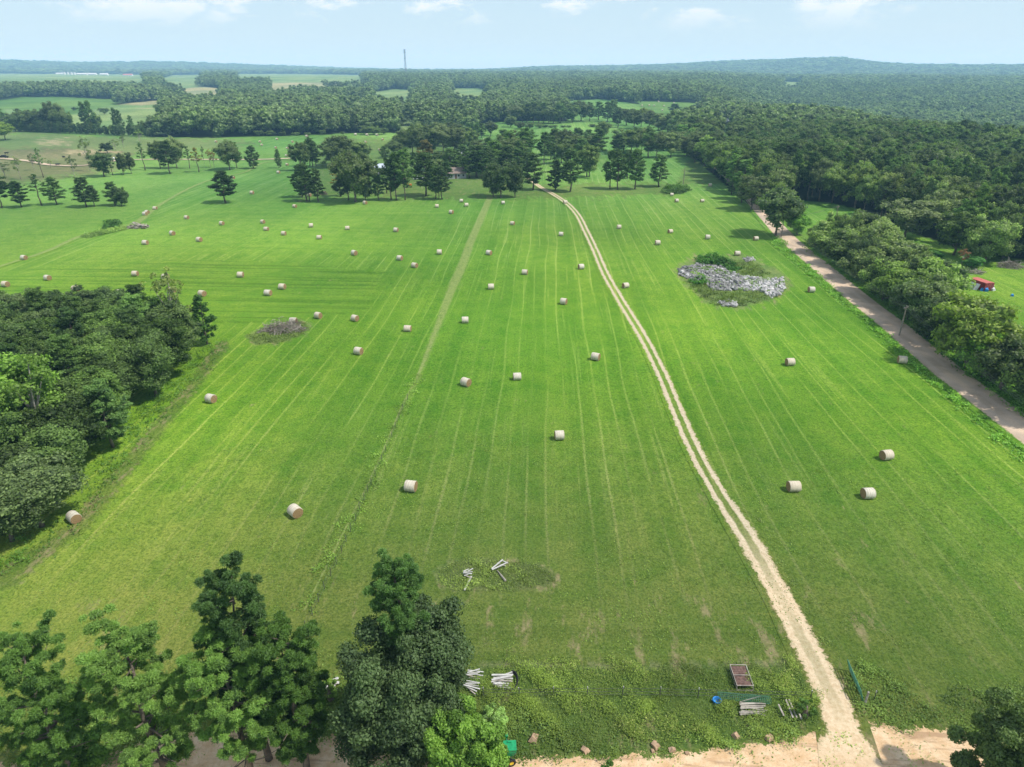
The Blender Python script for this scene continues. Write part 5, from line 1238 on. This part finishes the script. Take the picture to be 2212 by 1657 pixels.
P = at(1011, 1262); mb = MB(); mb.box((0, 0, .15), (2.3, .16, .05)); o = mb.build('white_board', M['paint'], loc=P, rz=1.35); tag(o, 'long white board pointing toward the viewer below the small heap', 'board')
P = at(1106, 1476); mb = MB()
for k in range(3): mb.tube([(math.cos(a * .35) * (.55 + .05 * k) * .8, math.sin(a * .35) * (.9 + .05 * k), .25 + .09 * k) for a in range(-5, 6)], .055, 7)
o = mb.build('black_hose', M['black'], loc=P); tag(o, 'curved black hose coil at the end of the fanned white boards', 'hose')
for i, (a, b, w_, m_, lab) in enumerate([((1062, 1236), (1086, 1216), .10, 'paint', 'left white timber of the fallen A-shape'), ((1063, 1237), (1097, 1221), .10, 'paint', 'lower white timber of the fallen A-shape'), ((1085, 1217), (1097, 1222), .09, 'paint', 'short white timber closing the fallen A-shape'),
                                        ((1074, 1222), (1092, 1228), .05, 'deadwood', 'thin grey cross stick inside the fallen A-shape'), ((1074, 1234), (1092, 1257), .14, 'palebark', 'pale tapering log below the fallen A-shape')]):
    A, B = at(*a), at(*b); an, ln = dirvec(A, B); mb = MB()
    if i == 4: mb.tube([(0, 0, .12), (ln, 0, .16)], [.06, .13], 9)
    else: mb.box((ln / 2, 0, .45 - .05 * i), (ln, w_ * 1.3, .09))
    o = mb.build('timber' if i < 4 else 'fallen_log', M[m_], loc=A, rz=an); tag(o, lab, 'timber' if i < 4 else 'log', 'white timbers of the fallen A-shape' if i < 3 else None)

# green seed spreader
P = at(1101, 1642); s_ = empty('seed_spreader', P, 0.1, 'green seed spreader with yellow-hubbed wheel on the sandy road', 'spreader')
mb = MB(); z0, z1 = .75, 1.35
v = [(-.28, -.25, z0), (.28, -.25, z0), (.28, .25, z0), (-.28, .25, z0), (-.5, -.42, z1), (.5, -.42, z1), (.5, .42, z1), (-.5, .42, z1), (-.5, -.42, z1 + .3), (.5, -.42, z1 + .3), (.5, .42, z1 + .3), (-.5, .42, z1 + .3)]
mb.add(v, [(0, 3, 2, 1), (0, 1, 5, 4), (1, 2, 6, 5), (2, 3, 7, 6), (3, 0, 4, 7), (4, 5, 9, 8), (5, 6, 10, 9), (6, 7, 11, 10), (7, 4, 8, 11), (8, 9, 10, 11)]); mb.build('hopper', M['hopper'], s_)
mb = MB(); mb.box((0, 0, z1 + .335), (1.06, .9, .05)); mb.box((0, .3, z1 + .40), (.3, .14, .10)); mb.build('lid', M['hopper'], s_)
mb = MB(); mb.tube([(-.2, .5, .9), (-.25, .7, 1.9)], .05, 8); mb.box((-.25, .72, 1.95), (.3, .25, .16)); mb.build('seat_post', M['hopper'], s_)
mb = MB(); mb.box((0, 0, .66), (.9, .12, .1)); mb.tube([(.1, -.2, .66), (.1, -.5, .36)], .04, 6); mb.tube([(0, .1, .7), (-.1, 1.5, .5)], .045, 6); mb.build('frame', M['wire'], s_)
for sx in (-.5, .12):
    wh = link(bpy.data.objects.new('wheel', None), s_); wh.location = (sx, -.5 if sx > 0 else -.2, .36)
    ty = lathe(MB(), [(.20, -.09), (.32, -.11), (.36, -.07), (.37, 0), (.36, .07), (.32, .11), (.20, .09), (.20, -.09)], 26); o = ty.build('tyre', M['black'], wh, smooth=True); o.rotation_euler = (R(90), 0, R(90) if sx < 0 else R(15))
    hb = lathe(MB(), [(.01, -.04), (.07, -.05), (.19, -.07), (.20, 0), (.19, .07), (.07, .05), (.01, .04)], 20); o = hb.build('rim', M['yellow'], wh); o.rotation_euler = (R(90), 0, R(90) if sx < 0 else R(15))

# ------------------------------------------------------------------ utility poles and lines
def upole(px, py, top, label, arm=True, h=None):
    P = at(px, py); H = h or height_to(P, top); o = empty('utility_pole', P, 0.6, label, 'utility pole', 'wooden utility poles')
    mb = MB(); mb.tube([(0, 0, -.5), (.02, 0, H)], [.17, .11], 9); mb.build('shaft', M['pole'], o)
    if arm:
        mb = MB(); mb.box((0, .02, H - .45), (1.7, .1, .12)); mb.build('crossarm', M['pole'], o)
        mb = MB()
        for x in (-.75, 0, .75): mb.tube([(x, 0, H - .4), (x, 0, H - .2)], .05, 6)
        mb.build('insulators', M['greywall'], o)
    return P, H
q1 = upole(1942, 726, 660, 'tall leaning-looking utility pole on the near stretch of gravel road')
q2 = upole(1687, 513, 470, 'utility pole beside the large oak at the road bend')
q3 = upole(1800, 500, 444, 'utility pole rising behind the hedgerow bushes by the small clearing')
q4 = upole(1476, 398, 360, 'utility pole standing in the grove right of the leaning pine', False)
P0 = at(2330, 1060); q0 = (P0, q1[1]); PP = empty('utility_pole', P0, .6)
bpy.data.objects.remove(PP)
mb = MB()
for (a, b) in ((q2, q1), (q1, q0), (q2, q3)):
    for off in (-.7, 0, .7):
        A = np.array([a[0][0] + off * .8, a[0][1] + off * .6, a[0][2] + a[1] - .25]); B = np.array([b[0][0] + off * .8, b[0][1] + off * .6, b[0][2] + b[1] - .25]); sag = .02 * np.linalg.norm(B - A)
        mb.tube([tuple(A + (B - A) * t / 12 - np.array([0, 0, 4 * sag * (t / 12) * (1 - t / 12)])) for t in range(13)], 0.014, 4, cap=False)
o = mb.build('power_line', M['wire']); tag(o, 'thin power lines strung from pole to pole over the gravel road', 'power line')

# ------------------------------------------------------------------ red container and its junk
A, B = at(2090, 617), at(2125, 629); an, ln = dirvec(A, B); ctn = empty('shipping_container', A, an, 'red steel shipping container with faded roof in the right-hand pasture', 'container')
L_, W_, H_ = ln, 2.4, 2.0
mb = MB()
n_ = 30
for (y, s) in ((0, -1), (W_, 1)):
    for k in range(n_):
        x0 = L_ * k / n_; x1 = L_ * (k + 1) / n_; d = .04 * s * (k % 2); mb.box(((x0 + x1) / 2, y - d, H_ / 2), (x1 - x0 + .004, .05, H_ - .2))
mb.build('wall', M['redpaint'], ctn)
mb = MB(); mb.box((L_ / 2, W_ / 2, H_ + .02), (L_ + .08, W_ + .1, .08))
for k in range(9): mb.box((L_ * (k + .5) / 9, W_ / 2, H_ + .075), (.12, W_ - .1, .03))
mb.build('roof', M['redroof'], ctn)
for x in (0, L_):
    mb = MB(); mb.box((x, W_ * .25 + .01, H_ / 2), (.06, W_ / 2 - .06, H_ - .2)); mb.box((x, W_ * .75, H_ / 2), (.06, W_ / 2 - .06, H_ - .2)); d_ = mb.build('door', M['redpaint'], ctn)
    mb = MB()
    for y in (.5, 1.0, 1.6, 2.1): mb.tube([(x + (.06 if x else -.06), y, .2), (x + (.06 if x else -.06), y, H_ - .2)], .025, 6)
    mb.build('lock_bars', M['steel'], d_)
mb = MB()
for x in (0, L_):
    for y in (0, W_): mb.box((x, y, H_ / 2), (.16, .16, H_ + .02))
for z in (.08, H_ - .05):
    for y in (0, W_): mb.box((L_ / 2, y, z), (L_ - .16, .12, .15))
mb.build('frame', M['redpaint'], ctn)
rj = np.random.default_rng(9)
for k in range(9):
    mb = MB(); w__ = rj.uniform(.7, 1.2); mb.box((0, 0, .75), (w__, .06, 1.7), (R(rj.uniform(-38, -22)), 0, 0)); q = np.array([math.cos(an), math.sin(an)]) * (0.2 + k * L_ * .085); pq = A[:2] + q + np.array([math.sin(an), -math.cos(an)]) * rj.uniform(.8, 1.4)
    o = mb.build('metal_sheet', M['whitemetal'] if k % 3 else M['greywall'], loc=(pq[0], pq[1], float(TZ(*pq))), rz=an + rj.normal() * .1); tag(o, 'pale sheet leaning against the long side of the red container', 'metal sheet', 'sheets leaning on the red container')
for k, (px, py, m_, lab, s) in enumerate([(2121, 628, 'blue', 'small blue tarp bundle at the container front', .7), (2129, 629, 'blue', 'larger blue tarp bundle at the container corner', .8), (2135, 626, 'whitemetal', 'white appliance standing beside the blue bundles', .9), (2141, 622, 'greywall', 'grey junk box at the container end', .9), (2144, 628, 'whitemetal', 'white junk box furthest from the container', .7), (2186, 640, 'blue', 'small pale blue drum alone in the pasture', .5)]):
    P = at(px, py); mb = MB(); rock_shape(mb, (0, 0, s * .45), s * 1.4, rj, .8); rock_shape(mb, (s * .3, .2, s * .8), s * .8, rj, .7); o = mb.build('junk_bundle', M[m_], loc=P); tag(o, lab, 'junk', 'junk around the red container')

# ------------------------------------------------------------------ buildings
def house(px, py, L, W_, H, rh, rz, wall, roof, label, name='house', nwin=3, door=True, cat='house'):
    P = at(px, py); o = empty(name, P, rz, label, cat)
    mb = MB(); x, y = L / 2, W_ / 2
    mb.add([(-x, -y, -.3), (x, -y, -.3), (x, y, -.3), (-x, y, -.3), (-x, -y, H), (x, -y, H), (x, y, H), (-x, y, H), (-x, 0, H + rh), (x, 0, H + rh)], [(0, 1, 5, 4), (2, 3, 7, 6), (1, 2, 6, 9, 5), (3, 0, 4, 8, 7)]); mb.build('wall', M[wall], o)
    mb = MB(); e = .5; s = rh / y; zz = H - e * s
    for sg in (-1, 1):
        mb.add([(-x - e, sg * (y + e), zz), (x + e, sg * (y + e), zz), (x + e, 0, H + rh), (-x - e, 0, H + rh), (-x - e, sg * (y + e), zz + .15), (x + e, sg * (y + e), zz + .15), (x + e, 0, H + rh + .15), (-x - e, 0, H + rh + .15)], [(0, 1, 2, 3), (4, 7, 6, 5), (0, 4, 5, 1), (1, 5, 6, 2), (0, 3, 7, 4)])
    mb.build('roof', M[roof], o)
    for k in range(nwin):
        xx = -x + L * (k + .5) / nwin + (0.6 if k == 1 else 0)
        if door and k == nwin // 2:
            m = MB(); m.box((xx - 1.4, -y - .03, 1.0), (1, .06, 2.1)); m.build('door', M['brownwall'], o)
        m = MB(); m.box((xx, -y - .02, 1.5), (1.1, .05, 1.1)); w_ = m.build('window', M['glass'], o)
        m = MB()
        for (a, b, c, d) in ((0, .6, 1.3, .08), (0, -.6, 1.3, .08), (.6, 0, .08, 1.2), (-.6, 0, .08, 1.2)): m.box((xx + a, -y - .05, 1.5 + b), (c, .05, d))
        m.build('frame', M['whitemetal'], w_)
    return o
house(985, 384, 9, 7, 2.8, 2.2, .35, 'greywall', 'shingle', 'grey farmhouse with pale gable roof glimpsed between the pines')
house(1040, 370, 13, 7, 2.6, 1.8, .05, 'brownwall', 'shingle', 'low second house half hidden behind the homestead pines')
house(814, 376, 7, 6, 3.2, 1.8, .5, 'greywall', 'bluemetal', 'barn with pale blue metal roof right of the vine-clad tree', 'barn', 2, cat='barn')
house(1563, 268, 18, 9, 3.0, 2.0, .0, 'brownwall', 'whitemetal', 'long low brown house with pale roof at the forest edge', nwin=4)
house(1002, 343, 8, 6, 2.6, 1.6, .1, 'greywall', 'greywall', 'pale shed behind the round-crowned trees of the homestead', 'shed', 2, cat='shed')
for (x0, x1, y, lab) in [(167, 189, 160.5, 'longest white shed of the far farm on the skyline'), (189, 209, 160.5, 'second white shed of the far farm, joined to the longest'), (217, 234, 161, 'small white shed right of the far farm'), (267, 287, 162.5, 'low red-roofed shed standing apart from the far farm'), (122, 140, 159.5, 'white shed beside the silos of the far farm')]:
    P = at((x0 + x1) / 2, y + 1.5); L_ = (x1 - x0) / ppm(P)
    house((x0 + x1) / 2, y + 1.5, L_, 14, 5, 4, .05, 'whitemetal', 'whitemetal' if 'red' not in lab else 'redroof', lab, 'farm_shed', 3, False, 'farm shed')
for k, x in enumerate((140, 147.5, 155, 161.5)):
    P = at(x, 161.5); o = empty('silo', P, 0, 'pale metal grain silo on the far skyline, %sfrom its shed' % (ORD[k] if k else 'first '), 'silo', 'grain silos of the far farm')
    lathe(MB(), [(6, -1), (6, 10)], 16).build('bin', M['whitemetal'], o); lathe(MB(), [(6.3, 9.8), (3, 12.5), (.3, 14)], 16).build('cap', M['steel'], o)

# tower
P = at(877, 166); H = height_to(P, 107); tw = empty('cell_tower', P, 0.3, 'tall steel lattice cell tower rising over the far woods', 'tower')
mb = MB(); kk = 22; wb, wt = H * .045, H * .018
for a in range(3):
    mb.tube([((wb + (wt - wb) * t / kk) * math.cos(a * 2.094), (wb + (wt - wb) * t / kk) * math.sin(a * 2.094), H * t / kk) for t in range(kk + 1)], H * .0075, 5)
for t in range(kk):
    for a in range(3):
        w0 = wb + (wt - wb) * t / kk; w1 = wb + (wt - wb) * (t + 1) / kk; b = a + 1 if t % 2 else a - 1
        mb.tube([(w0 * math.cos(a * 2.094), w0 * math.sin(a * 2.094), H * t / kk), (w1 * math.cos(b * 2.094), w1 * math.sin(b * 2.094), H * (t + 1) / kk)], H * .004, 4)
mb.build('lattice', M['tower'], tw)
for z in (.985, .90, .68):
    mb = MB(); s = H * (.04 if z > .7 else .03)
    for a in range(9):
        an_ = a * .698; mb.box((s * math.cos(an_), s * math.sin(an_), H * z), (H * .009, H * .009, H * .035), (0, 0, an_)); mb.tube([(0, 0, H * z), (s * math.cos(an_), s * math.sin(an_), H * z)], H * .003, 4)
    mb.build('antenna_ring', M['tower'], tw)

# ------------------------------------------------------------------ vehicles, wrapped bales, animals far off
def pickup(px, py, rz, col, label, name='pickup_truck', cat='pickup truck'):
    o = empty(name, at(px, py), rz, label, cat)
    mb = MB(); mb.box((0, 0, .75), (5.3, 1.9, .6)); mb.box((.35, 0, 1.35), (1.9, 1.7, .65)); mb.box((-1.7, 0, 1.1), (1.8, 1.8, .2)); mb.build('body', M[col], o)
    mb = MB(); mb.box((.35, 0, 1.38), (1.94, 1.74, .42)); mb.build('windows', M['glass'], o)
    for x in (-1.7, 1.7):
        for y in (-.9, .9):
            w_ = lathe(MB(), [(.01, -.12), (.38, -.12), (.4, 0), (.38, .12), (.01, .12)], 16).build('wheel', M['black'], o, loc=(x, y, .4)); w_.rotation_euler = (R(90), 0, 0)
    return o
pickup(8, 341, .05, 'black', 'black pickup truck parked by the farm lane at the left picture edge')
pickup(904, 388, .2, 'whitemetal', 'small white vehicle parked behind the dark homestead pines', 'parked_car', 'car')
o = empty('tractor', at(882, 405), .3, 'orange tractor parked under the homestead pines', 'tractor')
mb = MB(); mb.box((.6, 0, 1.15), (2.0, .9, .8)); mb.box((-.7, 0, 1.0), (1.0, 1.3, .5)); mb.build('body', M['orange'], o)
mb = MB(); mb.box((-.7, 0, 2.3), (1.4, 1.4, .1))
for x in (-1.2, -.2):
    for y in (-.6, .6): mb.tube([(x, y, 1.2), (x, y, 2.3)], .05, 5)
mb.build('canopy_frame', M['orange'], o)
for (x, y, r) in ((-.9, -.85, .75), (-.9, .85, .75), (1.2, -.7, .42), (1.2, .7, .42)):
    w_ = lathe(MB(), [(.01, -.16), (r * .93, -.16), (r, 0), (r * .93, .16), (.01, .16)], 18).build('wheel', M['black'], o, loc=(x, y, r)); w_.rotation_euler = (R(90), 0, 0)
for k, x in enumerate((214, 220, 226, 233, 239.5, 246)):
    body, ends = BALES[k % 3]; m_ = bpy.data.meshes.new_from_object(bpy.data.objects.new('tmp', body)); m_.materials.clear(); m_.materials.append(M['whitemetal'])
    o = link(bpy.data.objects.new('wrapped_bale', m_)); o.location = at(x, 347.5); o.rotation_euler = (0, 0, 1.57); o.scale = (1.15, 1.25, 1.3)
    tag(o, 'white plastic-wrapped bale in the row by the farm lane, %sfrom the left' % (ORD[k] if k else 'first '), 'wrapped bale', 'white wrapped bales by the lane')
def cow(px, py, rz, label):
    o = empty('cow', at(px, py), rz, label, 'cow', 'black cows in the worn pasture')
    mb = MB(); mb.tube([(-1.05, 0, 1.0), (-.9, 0, 1.05), (-.3, 0, .98), (.4, 0, 1.0), (.85, 0, 1.12), (1.1, 0, 1.2), (1.35, 0, 1.15), (1.6, 0, .98)], [.15, .33, .38, .38, .30, .19, .17, .10], 9)
    for x in (-.8, .65):
        for y in (-.2, .2): mb.tube([(x, y, 1.0), (x + .05, y, .5), (x, y, 0)], [.15, .08, .06], 6)
    mb.tube([(-1.1, 0, 1.2), (-1.2, 0, .6)], [.04, .03], 5); mb.build('body', M['black'], o, smooth=True)
    mb = MB()
    for s in (-1, 1): mb.box((1.22, s * .24, 1.25), (.1, .2, .05))
    mb.build('ear', M['black'], o)
cow(14.5, 333.5, .3, 'black cow standing just beyond the black pickup'); cow(138.5, 342, 2.8, 'black cow standing alone on the worn pasture'); cow(125, 358.5, .5, 'black cow standing on the farm lane')


# ------------------------------------------------------------------ world, sun, haze, camera
w = bpy.data.worlds.new("World"); S.world = w; w.use_nodes = True
nt = NT(w.node_tree)
SUN_EL, SUN_AZ = R(56), R(102)
sky = nt.n('ShaderNodeTexSky'); sky.sky_type = 'NISHITA'; sky.sun_disc = False
sky.sun_elevation = SUN_EL; sky.sun_rotation = SUN_AZ; sky.altitude = 100; sky.air_density = 1.0; sky.dust_density = 0.6; sky.ozone_density = 1.5
gen = nt.n('ShaderNodeTexCoord').outputs['Generated']
sp = nt.n('ShaderNodeSeparateXYZ'); nt.l(gen, sp.inputs[0])
cl = nt.noise(nt.scale(gen, (1, 1, 2.4)), 13.0, 6, 0.6, 0.2)
cl2 = nt.noise(nt.scale(gen, (1, 1, 2.0)), 2.2, 4, 0.5)
up = nt.ramp(sp.outputs[2], 0.035, 0.085)
f = nt.math('MULTIPLY', nt.ramp(nt.math('ADD', cl, nt.math('MULTIPLY', nt.math('SUBTRACT', cl2, 0.5), 0.8)), 0.46, 0.62), up)
f = nt.math('MULTIPLY', f, 0.9)
base = nt.mix(nt.ramp(sp.outputs[2], 0.95, 0.10, 0, 0.85), sky.outputs[0], (4.1, 5.35, 6.15))
c = nt.mix(f, base, (7.0, 7.2, 7.3))
bg = nt.n('ShaderNodeBackground', inp={'Strength': 0.15}); nt.l(c, bg.inputs['Color'])
wo = nt.n('ShaderNodeOutputWorld'); nt.l(bg.outputs[0], wo.inputs['Surface'])

sl = bpy.data.lights.new('sun', 'SUN'); sl.energy = 4.3; sl.angle = R(1.5); sl.color = (1.0, 0.95, 0.87)
so = link(bpy.data.objects.new('sun', sl))
sd = Vector((math.cos(SUN_EL) * math.sin(SUN_AZ), math.cos(SUN_EL) * math.cos(SUN_AZ), math.sin(SUN_EL)))
so.rotation_euler = sd.to_track_quat('Z', 'Y').to_euler(); so.location = sd * 200

HAZE = True
if HAZE:
    mb = MB(); mb.box((0, 0, 70), (22000, 22000, 260))
    m = bpy.data.materials.new('haze'); m.use_nodes = True; h = NT(m.node_tree)
    v = h.n('ShaderNodeVolumeScatter'); v.inputs['Color'].default_value = (0.58, 0.84, 1.0, 1); v.inputs['Density'].default_value = 1.25e-4; v.inputs['Anisotropy'].default_value = 0.0
    em = h.n('ShaderNodeEmission', inp={'Color': (0.0, 0.58, 1.15, 1), 'Strength': 1.25e-4 * 0.34})   # blue glow added in place of light scattered more than once
    ad = h.n('ShaderNodeAddShader'); h.l(v.outputs[0], ad.inputs[0]); h.l(em.outputs[0], ad.inputs[1])
    o_ = h.n('ShaderNodeOutputMaterial'); h.l(ad.outputs[0], o_.inputs['Volume'])
    hz = mb.build('haze', m); tag(hz, 'thin blue summer haze over the land', 'haze', None, 'stuff')

cam = bpy.data.cameras.new('camera'); co = link(bpy.data.objects.new('camera', cam)); S.camera = co
cam.sensor_width = 36; cam.lens = 36 * FOC / PW; cam.clip_end = 60000; cam.clip_start = 0.5
rot = Matrix((RV, UV_, -FV)).transposed(); co.matrix_world = Matrix.Translation(CAM) @ rot.to_4x4()
S.view_settings.view_transform = 'Standard'; S.view_settings.look = 'None'; S.view_settings.exposure = 0
S.cycles.max_bounces = 5; S.cycles.diffuse_bounces = 3; S.cycles.glossy_bounces = 1; S.cycles.transmission_bounces = 2; S.cycles.volume_bounces = 0
S.cycles.use_denoising = True
S.cycles.use_adaptive_sampling = True; S.cycles.adaptive_threshold = 0.02
